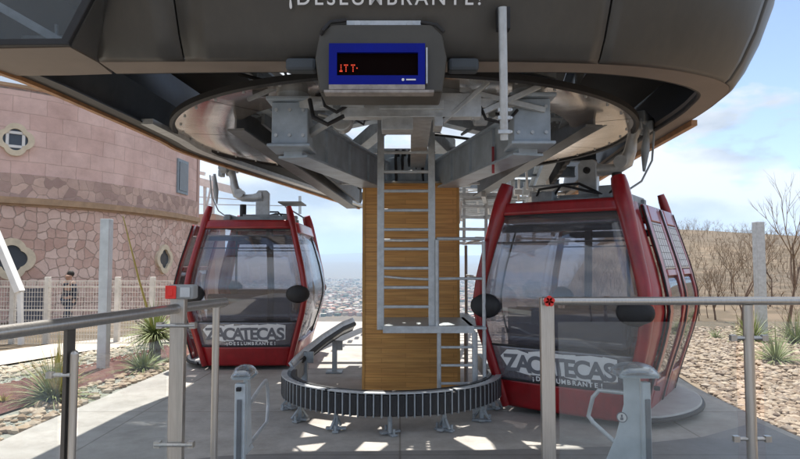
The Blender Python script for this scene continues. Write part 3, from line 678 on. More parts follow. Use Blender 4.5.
def frame(b, x0, y0, x1, y1, Y, t, iw=None):
    a, c = rectpx(x0, y0, x1, y1, Y); e, g_ = rectpx(*iw, Y)
    b.box(((a.x+e.x)/2, Y, (a.z+c.z)/2), (e.x-a.x, t, c.z-a.z)); b.box(((g_.x+c.x)/2, Y, (a.z+c.z)/2), (c.x-g_.x, t, c.z-a.z))
    b.box(((e.x+g_.x)/2, Y, (g_.z+c.z)/2), (g_.x-e.x, t, c.z-g_.z)); b.box(((e.x+g_.x)/2, Y, (a.z+e.z)/2), (g_.x-e.x, t, e.z-a.z))
b = MB(); frame(b, 329, 44, 425, 85, 3.405, .03, (337, 53, 418, 76)); PB(b, 'bezel', BLUE, db, dbb)
a, c = rectpx(336.5, 52.5, 418.5, 76.5, 3.415); PB(MB().box(((a.x+c.x)/2, 3.413, (a.z+c.z)/2), (c.x-a.x, .01, c.z-a.z)), 'screen', mat('screen_black', (.004, .001, .001), .8, spec=.05), db, dbb)
led = bpy.data.materials.new('led_red'); led.use_nodes = True; bb = led.node_tree.nodes['Principled BSDF']; bb.inputs['Emission Color'].default_value = (1, .09, .03, 1); bb.inputs['Emission Strength'].default_value = .5; bb.inputs['Base Color'].default_value = (.3, .02, .01, 1)
b = MB()
for (x, y) in [(341, y) for y in (65, 67, 69, 71)]+[(346, y) for y in (65, 67, 69, 71)]+[(353, y) for y in (65, 67, 69, 71)]+[(344.5, 65), (347.5, 65), (351.5, 65), (354.5, 65), (357, 68), (340, 71), (342, 71)]:
    b.box(at(x, y, 3.402), (.005, .004, .006))
PB(b, 'digits', led, db, dbb)
b = MB(); a, c = rectpx(329, 85, 425, 90, 3.40); b.box(((a.x+c.x)/2, 3.40, (a.z+c.z)/2), (c.x-a.x, .03, c.z-a.z))
a, c = rectpx(324, 90, 434, 93, 3.39); b.box(((a.x+c.x)/2, 3.42, (a.z+c.z)/2), (c.x-a.x, .08, c.z-a.z)); PB(b, 'bottom_rail', mat('rail_tan', (.30, .27, .25), .6, 0, .3, 20), db, dbb, bevel=.003)
b = MB(); a, c = rectpx(346, 17.5, 421, 22.5, 3.44); b.box(((a.x+c.x)/2, 3.5, (a.z+c.z)/2), (c.x-a.x, .04, c.z-a.z)); 
for x in (357, 410): p = at(x, 21, 3.42); b.cyl((p.x, 3.47, p.z), .02, .03, 12, 'Y')
a, c = rectpx(426, 48, 427.5, 84, 3.40); b.box(((a.x+c.x)/2, 3.40, (a.z+c.z)/2), (c.x-a.x, .03, c.z-a.z)); PB(b, 'bracket', GALV, db, dbb, bevel=.002)
b = MB(); b.tube([at(346, 20, 3.44), at(330, 22, 3.42), at(323, 30, 3.4), at(321, 34, 3.42)], .012, 8); PB(b, 'cable', BLACK, db, dbb, smooth_=True); b = MB(); b.tube([at(421, 22, 3.44), at(437, 25, 3.42), at(444, 32, 3.42)], .011, 8); PB(b, 'cable', BLACK, db, dbb, smooth_=True)
b = MB(); b.cyl(at(403, 79.5, 3.387), .008, .004, 16, 'Y'); b.box(at(411, 79.5, 3.387), (.055, .004, .008)); PB(b, 'maker_mark', LETW, db, dbb)
for x0, x1 in ((284, 315), (449, 480)):
    b = MB(); a, c = rectpx(x0, 55, x1, 68, 3.55); b.box(((a.x+c.x)/2, 3.635, (a.z+c.z)/2), (c.x-a.x, .10, c.z-a.z)); PB(b, 'side_box', mat('slate_box', (.055, .065, .075), .6), db, dbb, bevel=.02)
# vertical pipe
pp = thing('vertical_pipe', 'thin galvanised pipe hanging in front of the canopy edge', 'pipe', tuple(at(504, 140, 3.45)))
pb = tuple(at(504, 140, 3.45)); pt = at(502.5, 7, 3.30)
b = MB(); b.tube([pb, at(503.5, 80, 3.37), pt], .024, 16); PB(b, 'tube', GALV, pp, pb, smooth_=True)
b = MB(); 
for y in (110, 118, 132): p = at(504, y, 3.42); b.box(p, (.07, .03, .02)); b.cyl(p+Vector((.04, 0, 0)), .008, .03, 8, 'Y')
PB(b, 'clamp', GALV, pp, pb)
b = MB(); b.tube([at(503, 9, 3.31), at(503, 9, 3.50)], .018, 10); p = at(503.5, 18, 3.44); b.box(p+Vector((0, .02, 0)), (.075, .06, .13)); PB(b, 'socket', BLACK, pp, pb)

# ------------------------------------------------------------ ladders, landing
ld = thing('upper_ladder', 'tall galvanised ladder in front of the wooden mast', 'ladder', tuple(at(406, 335, 5.6)))
lb = tuple(at(406, 335, 5.6)); zt = at(400, 118, 5.55).z
b = MB()
for x in (380.5, 432): p = at(x, 330, 5.6); b.box((p.x, 5.6, (p.z+zt)/2), (.065, .03, zt-p.z))
PB(b, 'side_rail', GALV, ld, lb, bevel=.006)
for k in range(11):
    y = 306.8-k*19.3; b = MB(); p = at(406, y, 5.6); b.box((p.x, 5.6, p.z), (.43, .03, .028)); PB(b, 'rung', GALV, ld, lb, bevel=.008)
lg = thing('landing_platform', 'small grating landing beside the wooden mast', 'landing', (.35, 6.3, .75))
b = MB()
zl = at(400, 333, 5.56).z; za = at(400, 326, 5.56).z
b.box(((at(383, 330, 5.56).x+at(474, 330, 5.56).x)/2, 5.55, (zl+za)/2), (at(474, 330, 5.56).x-at(383, 330, 5.56).x, .02, za-zl)); PB(b, 'kick_plate', GALV, lg, (.35, 6.3, .75))
b = MB(); b.box((.26, 6.05, za-.02), (.86, .98, .02)); b.box((.725, 6.30, za-.02), (.14, 1.5, .02)); PB(b, 'grating', mat('grating', (.40, .45, .47), .5, .4, .2, 40), lg, (.35, 6.3, .75))
b = MB()
for (x, y) in ((.36, 5.6), (.70, 5.6), (.76, 7.0), (.78, 7.1), (.78, 5.6)): b.tube([(x, y, 0), (x, y, zl)], .02, 10)
PB(b, 'post', GALV, lg, (.35, 6.3, .75), smooth_=True)
b = MB(); p = at(437, 240, 5.57); b.tube([(p.x, 5.57, zl), (p.x, 5.57, p.z)], .018, 10)
for yy, r_ in ((241, .016), (277, .013)):
    q = at(378, yy, 6.2); q2 = at(476, yy, 6.2)
    b.tube([(q.x, 6.2, q.z+.01), (q.x+.25, 5.9, q.z-.005), (p.x, 5.6, q.z-.01)], r_, 10)
    b.tube([(p.x, 5.6, q.z), (.78, 5.6, q.z), (.78, 7.1, q.z)], r_, 10)
b.tube([(.78, 5.6, zl), (.78, 5.6, at(470, 241, 5.6).z)], .018, 10); b.tube([(.78, 7.1, zl), (.78, 7.1, at(470, 241, 5.6).z)], .018, 10)
PB(b, 'handrail', GALV, lg, (.35, 6.3, .75), smooth_=True)
l2 = thing('short_ladder', 'short ladder from the floor up to the grating landing', 'ladder', (.52, 5.6, 0))
b = MB()
for x in (.36, .68): b.box((x, 5.58, .38), (.032, .03, .78))
PB(b, 'side_rail', GALV, l2, (.52, 5.6, 0), bevel=.004)
for k in range(4):
    b = MB(); b.box((.52, 5.58, .12+k*.165), (.32, .03, .022)); PB(b, 'rung', GALV, l2, (.52, 5.6, 0), bevel=.005)

# ------------------------------------------------------------ guide ring
GXc, GYc, GR = -.08, 5.93, 1.03
gd = thing('guide_ring', 'curved floor guide of black rubber blocks around the mast foot', 'guide', (GXc, GYc, 0))
b = MB(); ring(b, GR-.1, GR-.06, .15, .345, 60, R(178), R(362)); b.build('backing_band', DARKM, gd)
cnt = 50
blk = None
for k in range(cnt):
    a = R(180)+R(180)*(k+.5)/cnt; c, s_ = math.cos(a), math.sin(a)
    if blk is None: blk = MB().box((0, 0, .245), (.048, .10, .17)).build('rubber_block', BLACK, gd, bevel=.01); o = blk
    else: o = blk.copy(); COL.objects.link(o)
    o.parent = gd; o.location = (c*(GR-.02), s_*(GR-.02), 0); o.rotation_euler = (0, 0, a+R(90))
sl = None
for k in range(cnt+1):
    a = R(180)+R(180)*k/cnt; c, s_ = math.cos(a), math.sin(a)
    if sl is None: sl = MB().box((0, 0, .245), (.012, .085, .19)).build('spacer', GALVD, gd); o = sl
    else: o = sl.copy(); COL.objects.link(o)
    o.parent = gd; o.location = (c*(GR-.015), s_*(GR-.015), 0); o.rotation_euler = (0, 0, a+R(90))
for k in range(3):
    b = MB(); ring(b, GR-.025, GR+.03, .338, .350, 24, R(180+60*k+.8), R(240+60*k-.8)); b.build('top_strip', GALV, gd, bevel=.003)
for x_, y_ in ((-GR, .0), (GR, .0)):
    b = MB(); b.box((x_*.975, .55, .25), (.05, 1.1, .18)); b.build('straight_guide', GALVD, gd, bevel=.004)
for k in range(7):
    a = R(188)+R(172)*k/6.3; c, s_ = math.cos(a), math.sin(a); x, y = c*(GR-.05), s_*(GR-.05)
    b = MB(); b.box((x, y, .09), (.035, .035, .17)); b.box((x, y, .012), (.17, .05, .018), rz=a+.5); b.box((x, y, .024), (.05, .17, .018), rz=a+.5)
    b.beam((x-.07*c, y-.07*s_, .03), (x, y, .13), .02, .02); b.beam((x+.08*c, y+.08*s_, .03), (x, y, .12), .02, .02)
    for d in (-.07, .07): b.cyl((x+d*math.cos(a+.5), y+d*math.sin(a+.5), .04), .012, .045, 8)
    b.build('leg', GALVD, gd, bevel=.003)
ga = thing('guide_rail', 'upturned flared guide rail end beside the left cabin', 'rail', (-.9, 7.2, 0))
gp = [(-1.12, 6.15, .33), (-1.13, 6.5, .335), (-1.08, 6.9, .38), (-.95, 7.4, .47), (-.78, 7.95, .555), (-.66, 8.3, .58)]
def gpt(u): s_ = u*5; i = min(int(s_), 4); return Vector(gp[i]).lerp(Vector(gp[i+1]), s_-i)
b = MB(); b.grid(lambda u, v: gpt(u)+Vector((.03*math.sin(v*3.1), 0, .05-.15*v)), 30, 6); PB(b, 'rail_plate', GALV, ga, (-.9, 7.2, 0), solid=.03, smooth_=True)
b = MB(); b.tube([gpt(i/20)+Vector((.03, -.01, -.03)) for i in range(21)], .034, 8); b.tube([gpt(i/20)+Vector((.0, 0, -.11)) for i in range(21)], .018, 8); PB(b, 'rubber_edge', BLACK, ga, (-.9, 7.2, 0), smooth_=True)
for (x, y) in ((-1.06, 6.75), (-.83, 7.7)):
    b = MB(); b.box((x, y, .2), (.06, .06, .4)); b.box((x, y, .012), (.2, .2, .02)); b.box((x+.04, y, .34), (.12, .05, .12)); PB(b, 'leg', GALVD, ga, (-.9, 7.2, 0), bevel=.004)

# ------------------------------------------------------------ cabins
ZA = [0, .04, .22, .45, .70, .94, 1.2, 1.5, 1.80, 1.88, 2.07]
AA = [.545, .555, .60, .66, .725, .765, .725, .655, .582, .562, .515]
LL = [.84, .85, .88, .92, .96, .98, .965, .93, .88, .87, .83]
def itp(z, T_):
    z = max(0, min(2.07, z))
    for i in range(len(ZA)-1):
        if z <= ZA[i+1]:
            t = (z-ZA[i])/(ZA[i+1]-ZA[i])
            p0, p1, p2, p3 = T_[max(i-1, 0)], T_[i], T_[i+1], T_[min(i+2, len(T_)-1)]
            m1 = (p2-p0)/(ZA[i+1]-ZA[max(i-1, 0)])*(ZA[i+1]-ZA[i]); m2 = (p3-p1)/(ZA[min(i+2, len(T_)-1)]-ZA[i])*(ZA[i+1]-ZA[i])
            return (2*t**3-3*t*t+1)*p1+(t**3-2*t*t+t)*m1+(-2*t**3+3*t*t)*p2+(t**3-t*t)*m2
    return T_[-1]
def fa(z): return itp(z, AA)
def fl(z): return itp(z, LL)
def end_pt(e, u, z, off=0):
    """e=-1 front, +1 rear; u in -1..1"""
    a = fa(z); return Vector((u*a*(1 if e < 0 else -1), e*(fl(z)+.022*(1-u*u)+off), z))
def side_pt(s_, u, z, off=0):
    l_ = fl(z); bul = (.07+.03*smooth(.1, .9, z)*(1-smooth(1.2, 1.9, z)))*(1-abs(u)**7)
    return Vector((s_*(fa(z)+bul*.85+off), u*l_*(1 if s_ > 0 else -1), z))
def cabin():
    root = thing('gondola_cabin', '', 'cabin')
    def P(b, name, m, par=root, **k): return b.build(name, m, par, **k)
    def eg(e, u0, u1, z0, z1, nu=10, nv=10, off=0): return MB().grid(lambda u, v: end_pt(e, u0+(u1-u0)*u, z0+(z1-z0)*v, off), nu, nv)
    def sg(s_, u0, u1, z0, z1, nu=8, nv=10, off=0): return MB().grid(lambda u, v: side_pt(s_, u0+(u1-u0)*u, z0+(z1-z0)*v, off), nu, nv)
    for e in (-1, 1):
        P(eg(e, -1, 1, .0, .25), 'end_panel', RED, smooth_=True, solid=.02)
        lw_ = P(eg(e, -.97, .97, .255, .57, off=.004), 'lower_window', SMOKED, smooth_=True, solid=.006)
        P(eg(e, -.96, .96, .575, 1.79), 'end_window', SMOKE, smooth_=True, solid=.006)
        b = MB(); 
        for z0, z1 in ((1.775, 1.885),): b.grid(lambda u, v: end_pt(e, -1+2*u, z0+(z1-z0)*v, .008), 12, 4)
        P(b, 'header', RED, smooth_=True, solid=.05)
        b = MB(); b.tube([end_pt(e, -.97+1.94*k/12, 1.52, -.012) for k in range(13)], .008, 8); P(b, 'window_bar', BLACK, smooth_=True); b = MB(); b.tube([end_pt(e, -.97+1.94*k/12, .57, -.002) for k in range(13)], .011, 8)
        P(b, 'window_bar', BLACK, smooth_=True)
        P(MB().grid(lambda u, v: end_pt(e, -.93+1.86*u, 1.62+.07*v, -.10), 8, 2), 'inner_header', mat('dark_blue_grey', (.05, .075, .10), .4), smooth_=True, solid=.03)
        b = MB()
        for uu in (-.955, .955): b.tube([end_pt(e, uu, .27+1.5*k/16, .010) for k in range(17)], .009, 6)
        b.tube([end_pt(e, -.955+1.91*k/10, 1.772, .012) for k in range(11)], .008, 6); b.tube([end_pt(e, -.955+1.91*k/10, .252, .012) for k in range(11)], .008, 6)
        P(b, 'window_gasket', BLACK, smooth_=True)
        # logo: white irregular blocks behind dark letters, white words below
        word = 'ZACATECAS'; b = MB(); rr = random.Random(3); x = -.50
        def onface(x, z, off): return end_pt(e, x/fa(z), z, off)
        ws = [.115, .12, .115, .12, .10, .10, .125, .12, .11]; pos = []
        for i, wd in enumerate(ws):
            j = lambda: rr.uniform(-.018, .018)
            q = [(x-.004, .33+j()), (x+wd+.004, .33+j()), (x+wd+.01, .53+j()), (x+.004, .53+j())]
            if i == 0: q = [(x-.05, .47), (x+.03, .345), (x+wd, .335), (x+wd, .54), (x+.02, .535)]
            b.add([onface(px_, pz_, .016) for px_, pz_ in q], [tuple(range(len(q)))])
            pos.append(x+wd/2); x += wd-.003
        P(b, 'logo_block', LETW, lw_)
        dg = bpy.context.evaluated_depsgraph_get()
        for ch, x_ in zip(word, pos):
            tlt = rr.uniform(-.06, .06)
            p = onface(x_, .345, .019); tan = (onface(x_+.05, .345, .019)-onface(x_-.05, .345, .019)).normalized(); up_ = (onface(x_, .56, .019)-onface(x_, .345, .019)).normalized()
            nn = tan.cross(up_).normalized()
            M = Matrix((tan, up_, nn)).transposed().to_4x4(); M.translation = p
            text('logo_letter', ch, .215, LETD, lw_, M@Matrix.Rotation(tlt, 4, 'Z'), .001, .007)
        for k, ch in enumerate('\u00a1DESLUMBRANTE!'):
            x_ = -.24+k*.047; p = onface(x_, .272, .016); tan = (onface(x_+.03, .275, 0)-onface(x_-.03, .275, 0)).normalized(); up_ = (onface(x_, .40, 0)-onface(x_, .32, 0)).normalized()
            M = Matrix((tan, up_, tan.cross(up_))).transposed().to_4x4(); M.translation = p
            text('slogan_letter', ch, .058, LETW, lw_, M, .001, .0015)
        for s_ in (-1, 1):
            b = MB(); c = end_pt(e, s_*.88, .93, .02); b.sphere(c, (.155, .07, .115), 24, 14); bp_ = P(b, 'bumper', BLACK, smooth_=True); cc = end_pt(e, s_*.88, .93, .0); b = MB(); b.box(cc, (.20, .03, .06)); P(b, 'bumper_mount', GALVD, bp_)
    for e in (-1, 1):
        for s_ in (-1, 1):
            zz = [0, .1, .25, .45, .7, .94, 1.2, 1.5, 1.75, 1.88, 2.0, 2.07]
            rr_ = [.042, .045, .048, .05, .053, .055, .057, .062, .072, .076, .072, .062] if e < 0 else [.04]*9+[.05, .045, .035]
            b = MB(); b.tube([Vector((s_*(fa(z)), e*(fl(z)+.005), z)) for z in zz], rr_, 14); P(b, 'corner_post', RED, smooth_=True)
    # closed side (-x): plain window
    P(sg(-1, -.97, .97, 0, .30), 'side_panel', RED, smooth_=True, solid=.02)
    P(sg(-1, -.97, .97, .31, 1.72), 'side_window', SMOKE, smooth_=True, solid=.006)
    P(sg(-1, -.97, .97, 1.725, 1.86), 'side_header', RED, smooth_=True, solid=.02)
    b = MB()
    for u in (0.3,): b.tube([side_pt(-1, u, .31+1.4*k/10, .004) for k in range(11)], .010, 6)
    P(b, 'window_seal', BLACK, smooth_=True)
    # door side (+x)
    P(sg(1, -.99, -.76, .0, 1.86), 'side_panel', RED, smooth_=True, solid=.02); P(sg(1, .76, .99, .0, 1.86), 'side_panel', RED, smooth_=True, solid=.02)
    for (u0, u1) in ((-.74, -.03), (.0, .72)):
        d = .035; b = MB()
        def q(ua, ub, za_, zb_): b.grid(lambda u, v: side_pt(1, ua+(ub-ua)*u, za_+(zb_-za_)*v, .03), 6, 12)
        q(u0, u0+.13, .02, 1.84); q(u1-.13, u1, .02, 1.84); q(u0+.13, u1-.13, .02, .30); q(u0+.13, u1-.13, 1.70, 1.84); q(u0+.13, u1-.13, 1.22, 1.27)
        dr = P(b, 'door', RED, smooth_=True, solid=.022)
        P(sg(1, u0+.12, u1-.12, .29, 1.23, off=.026), 'door_window', DOORGL, dr, smooth_=True, solid=.006)
        v_ = P(sg(1, u0+.14, u1-.14, 1.28, 1.69, off=.034), 'vent', GRID, dr, smooth_=True, solid=.012)
        b = MB()
        for k in range(7): zz_ = 1.30+k*.062; b.tube([side_pt(1, u0+.15+(u1-u0-.30)*i/6, zz_, .040) for i in range(7)], .003, 5)
        for k in range(5): uu = u0+.16+(u1-u0-.32)*k/4; b.tube([side_pt(1, uu, 1.29+.39*i/5, .040) for i in range(6)], .0025, 5)
        P(b, 'vent_bar', mat('vent_bar_grey', (.16, .16, .17), .6), v_)
        b = MB(); 
        for uu in (u0, u1): b.tube([side_pt(1, uu, .03+1.8*k/14, .04) for k in range(15)], .011, 6)
        P(b, 'door_seal', BLACK, dr, smooth_=True)
    # floor, roof, interior
    def planp(z, k=1.0):
        return [end_pt(-1, -1, z)*k, end_pt(-1, 0, z)*k, end_pt(-1, 1, z)*k, side_pt(1, -.5, z)*k, side_pt(1, 0, z)*k, side_pt(1, .5, z)*k, end_pt(1, -1, z)*k, end_pt(1, 0, z)*k, end_pt(1, 1, z)*k, side_pt(-1, -.5, z)*k, side_pt(-1, 0, z)*k, side_pt(-1, .5, z)*k]
    P(MB().prism([(p.x, p.y) for p in planp(.02, .97)], .0, .05), 'floor', DARKM)
    P(MB().prism([(p.x, p.y) for p in planp(1.85, .985)], 1.83, 1.87), 'roof', mat('roof_grey', (.16, .16, .16), .6), bevel=.01)
    for s_ in (-1, 1):
        P(MB().tube([(-.28, s_*.80, .5), (-.30, s_*.86, 1.0), (-.26, s_*.80, 1.8)], .045, 8) if s_ > 0 else MB().tube([(.5, -.5, .1), (.5, -.5, 1.82)], .016, 8), 'dark_upright', DARKM, smooth_=True)  # dark upright tubes set inside the end windows
        b = MB(); b.box((0, s_*.62, .48), (1.15, .36, .07)); b.box((0, s_*.78, .72), (1.1, .06, .40)); P(b, 'bench', SEATM, bevel=.03)
    # step at the door
    b = MB(); poly = [(fa(0)+.02, -.78)]+[(fa(0)+.10+.34*math.sin(R(180)*k/14)**.6, -.78+1.56*k/14) for k in range(15)]+[(fa(0)+.02, .78)]
    b.prism(poly, .005, .05); s1 = P(b, 'step', mat('step_grey', (.42, .42, .41), .6), bevel=.012)
    b = MB(); b.tube([(p[0]+.004, p[1], .012) for p in poly[1:-1]], .022, 8); P(b, 'step_edge', BLACK, s1, smooth_=True)
    # roof gear and hanger
    b = MB()
    for y in (-.32, .32): b.box((0, y, 1.93), (.95, .07, .09))
    for x in (-.40, .40): b.box((x, 0, 1.95), (.08, .85, .10))
    b.box((0, 0, 1.99), (.5, .34, .06)); b.box((.30, -.36, 2.0), (.16, .12, .12)); b.box((-.34, -.35, 1.99), (.22, .14, .10))
    P(b, 'roof_frame', GALVD, bevel=.01)
    b = MB(); b.tube([(-.45, -.36, 1.92), (-.35, -.45, 2.06), (-.1, -.46, 2.08), (.1, -.44, 2.02), (.3, -.4, 1.97), (.42, -.45, 2.05), (.5, -.5, 2.0)], .013, 8); P(b, 'cable', BLACK, smooth_=True)
    b = MB(); b.tube([(-.3, -.3, 1.95), (-.15, -.38, 2.10), (.02, -.36, 2.1), (.2, -.3, 2.0)], .013, 8); P(b, 'cable', BLACK, smooth_=True)
    hg = P(MB().extr([(-.095, 0), (.095, 0), (.095, .36), (.06, .40), (-.06, .40), (-.095, .36)], (0, .05, 1.98), (1, 0, 0), (0, 0, 1), .10), 'hanger_plate', GALV, bevel=.01)
    b = MB(); b.cyl((0, -.06, 2.27), .034, .03, 18, 'Y'); b.cyl((0, -.08, 2.27), .016, .03, 12, 'Y'); P(b, 'pivot', BLACK, hg)
    arm = [(0, .02, 2.29), (.14, .02, 2.27), (.28, .02, 2.27), (.37, .02, 2.33), (.41, .02, 2.44), (.43, .02, 2.56), (.47, .02, 2.68)]
    b = MB(); b.tube(arm, [.075, .06, .055, .07, .06, .05, .065], 14); b.cyl((.33, .02, 2.33), .065, .16, 18, 'Y'); P(b, 'hanger_arm', GALV, smooth_=True)
    b = MB(); b.box((.50, .02, 2.72), (.2, .4, .12)); b.cyl((.52, -.12, 2.68), .07, .1, 18, 'X'); b.cyl((.52, .17, 2.68), .07, .1, 18, 'X'); b.box((.62, -.05, 2.64), (.07, .14, .10)); P(b, 'grip', GALVD, bevel=.012)
    b = MB(); b.cyl((.34, -.22, 2.08), .048, .24, 18); P(b, 'damper', BLACK, bevel=.01)
    b = MB(); b.tube([(.60, -.1, 2.64), (.58, -.12, 2.4), (.57, -.14, 2.2)], [.02, .04, .012], 10); b.tube([(.66, -.08, 2.62), (.64, -.12, 2.3), (.56, -.2, 2.1), (.44, -.3, 2.0)], .010, 8); P(b, 'door_lever', GALVD, smooth_=True)
    b = MB(); 
    for (x0, z0) in ((-.48, 2.18),):
        b.box((x0, .3, 2.16), (.32, .5, .02)); b.beam((x0-.14, .1, 1.95), (x0-.14, .1, 2.15), .02, .02); b.beam((x0+.14, .1, 1.95), (x0+.14, .1, 2.15), .02, .02); b.beam((x0-.14, .1, 1.97), (x0+.14, .1, 2.14), .02, .02)
    P(b, 'roof_rack', GALVD)
    return root
cb = cabin()
cb2 = copy_tree(cb)
cb.location = (1.93, 6.10, .06); cb.rotation_euler = (0, 0, R(-35))
cb['label'] = 'nearer red gondola cabin turned sideways on the right, vented doors and round step showing'
cb2.location = (-2.0, 8.72, .06); cb2.rotation_euler = (0, 0, R(181))
cb2['label'] = 'farther red gondola cabin on the left, seen end on beside the stone building'
for ch in bpy.data.objects:
    if ch.parent == cb2 and ch.name.startswith('door'): ch.location.x += .14
for c_ in (cb, cb2): c_['group'] = 'red gondola cabins at the station'

# ------------------------------------------------------------ railings
def railing_right():
    z = 1.2; Y = 3.1; base = (2, Y, 0); t = thing('glass_railing', 'steel and glass railing on the right in front of the nearer cabin', 'railing', base)
    x0 = at(548, 300, Y).x; zr = at(548, 301, Y).z
    b = MB(); b.tube([(x0-.03, Y, zr), (3.4, Y, zr)], .021, 16); PB(b, 'handrail', INOX, t, base, smooth_=True)
    b = MB(); b.box((x0, Y+.03, zr/2-.01), (.07, .04, zr+.05)); PB(b, 'post', INOX, t, base, bevel=.004)
    xp = at(750, 380, Y).x
    for x in (xp, xp+1.05):
        b = MB(); b.tube([(x, Y, 0), (x, Y, zr-.02)], .025, 16); b.cyl((x, Y, .006), .05, .012, 20); pst = PB(b, 'post', INOX, t, base, smooth_=True)
        for zc in (at(750, 338, Y).z, at(750, 439, Y).z):
            b = MB(); b.cyl((x, Y-.0, zc), .010, .18, 10, 'X'); b.box((x-.08, Y, zc), (.03, .025, .03)); b.box((x+.08, Y, zc), (.03, .025, .03)); PB(b, 'glass_clip', INOX, pst, base)
    zg0, zg1 = .12, at(600, 322, Y).z
    for a_, c_ in ((x0+.05, xp-.07), (xp+.07, xp+.98)):
        b = MB(); b.box(((a_+c_)/2, Y, (zg0+zg1)/2), (c_-a_, .008, zg1-zg0)); PB(b, 'glass_panel', CLEAR, t, base)
    b = MB(); p = at(548, 301, Y)
    for k in range(5): a_ = k*2*math.pi/5+.3; b.cyl((x0+.015*math.cos(a_), Y-.026, p.z+.015*math.sin(a_)), .014, .008, 12, 'Y')
    o = PB(b, 'red_sticker', mat('sticker_red', (.75, .03, .02), .5), t, base)
railing_right()
def railing_left():
    base = (-1, 2.4, 0); t = thing('glass_railing', 'steel and glass railing on the left running back to the entrance gap', 'railing', base)
    P1 = at(225, 302, 3.0); P0 = onz(-60, 345.5, P1.z); zr = P1.z
    b = MB(); b.tube([P1, onz(0, 333, zr)*1, onz(-120, 352, zr)], .021, 16); PB(b, 'handrail', INOX, t, base, smooth_=True)
    def on(px): # point on the rail under pixel column px
        p1 = P1; p2 = onz(0, 333, zr); k = (px-400)/600
        # solve x=k*y' along p1->p2
        s_ = (k*p1.y-p1.x)/((p2.x-p1.x)-k*(p2.y-p1.y)); return p1.lerp(p2, s_)
    p = on(180); b = MB(); b.box((p.x, p.y, (p.z+.05)/2), (.062, .04, p.z+.05)); p180 = PB(b, 'post', INOX, t, base, bevel=.004)
    for zc in (at(180, 443, p.y).z, at(180, 325, p.y).z):
        b = MB(); b.cyl((p.x, p.y-.03, zc), .008, .16, 10, 'X'); b.box((p.x-.07, p.y-.02, zc), (.025, .03, .025)); b.box((p.x+.07, p.y-.02, zc), (.025, .03, .025)); PB(b, 'glass_clip', INOX, p180, base)
    p2 = at(217.5, 308, 3.0); b = MB(); b.tube([(p2.x, 2.98, 0), (p2.x, 2.98, p2.z+.02)], .017, 14); PB(b, 'post', INOX, t, base, smooth_=True)
    p3 = on(76)
    b = MB(); b.box((p3.x-.012, p3.y, p3.z/2), (.012, .05, p3.z-.02)); PB(b, 'post', mat('post_dark', (.12, .11, .10), .4, .6), t, base)
    b = MB(); b.tube([(p3.x+.010, p3.y-.01, 0), (p3.x+.010, p3.y-.01, p3.z-.10)], .0135, 14); b.sphere((p3.x+.010, p3.y-.01, p3.z-.10), .0135, 14, 8); pst = PB(b, 'post', INOX, t, base, smooth_=True)
    b = MB(); zc = at(73, 374, p3.y).z; b.cyl((p3.x-.03, p3.y-.02, zc), .007, .07, 10, 'X'); b.box((p3.x-.06, p3.y-.02, zc), (.02, .02, .02)); PB(b, 'glass_clip', INOX, pst, base)
    zg1 = zr-.12
    for a_, c_ in ((on(84), on(170)), (on(-40), on(64))):
        d = (c_-a_); b = MB(); b.beam((a_.x, a_.y, zg1/2+.05), (c_.x, c_.y, zg1/2+.05), .008, zg1-.1); PB(b, 'glass_panel', CLEAR, t, base)
    return p
pL = railing_left()
# white box with red sticker on the left post
eb = thing('control_box', 'small white box with red emblem on top of the left steel post', 'box', tuple(at(181, 292, pL.y-.05)))
eb0 = tuple(at(181, 292, pL.y-.05)); b = MB(); b.box(Vector(eb0)+Vector((.0, .02, 0)), (.11, .07, .06)); PB(b, 'casing', mat('box_grey', (.30, .31, .31), .4), eb, eb0, bevel=.008)
b = MB(); p = Vector(eb0)+Vector((-.035, -.022, 0)); b.box(p, (.045, .006, .055)); b.box(p+Vector((0, -.004, 0)), (.02, .006, .03)); PB(b, 'red_emblem', MATS['sticker_red'], eb, eb0, bevel=.002)
b = MB(); b.box(Vector(eb0)+Vector((.025, -.022, .0)), (.04, .006, .04)); PB(b, 'white_label', MATS['barrier_grey'] if 'barrier_grey' in MATS else GALV, eb, eb0)

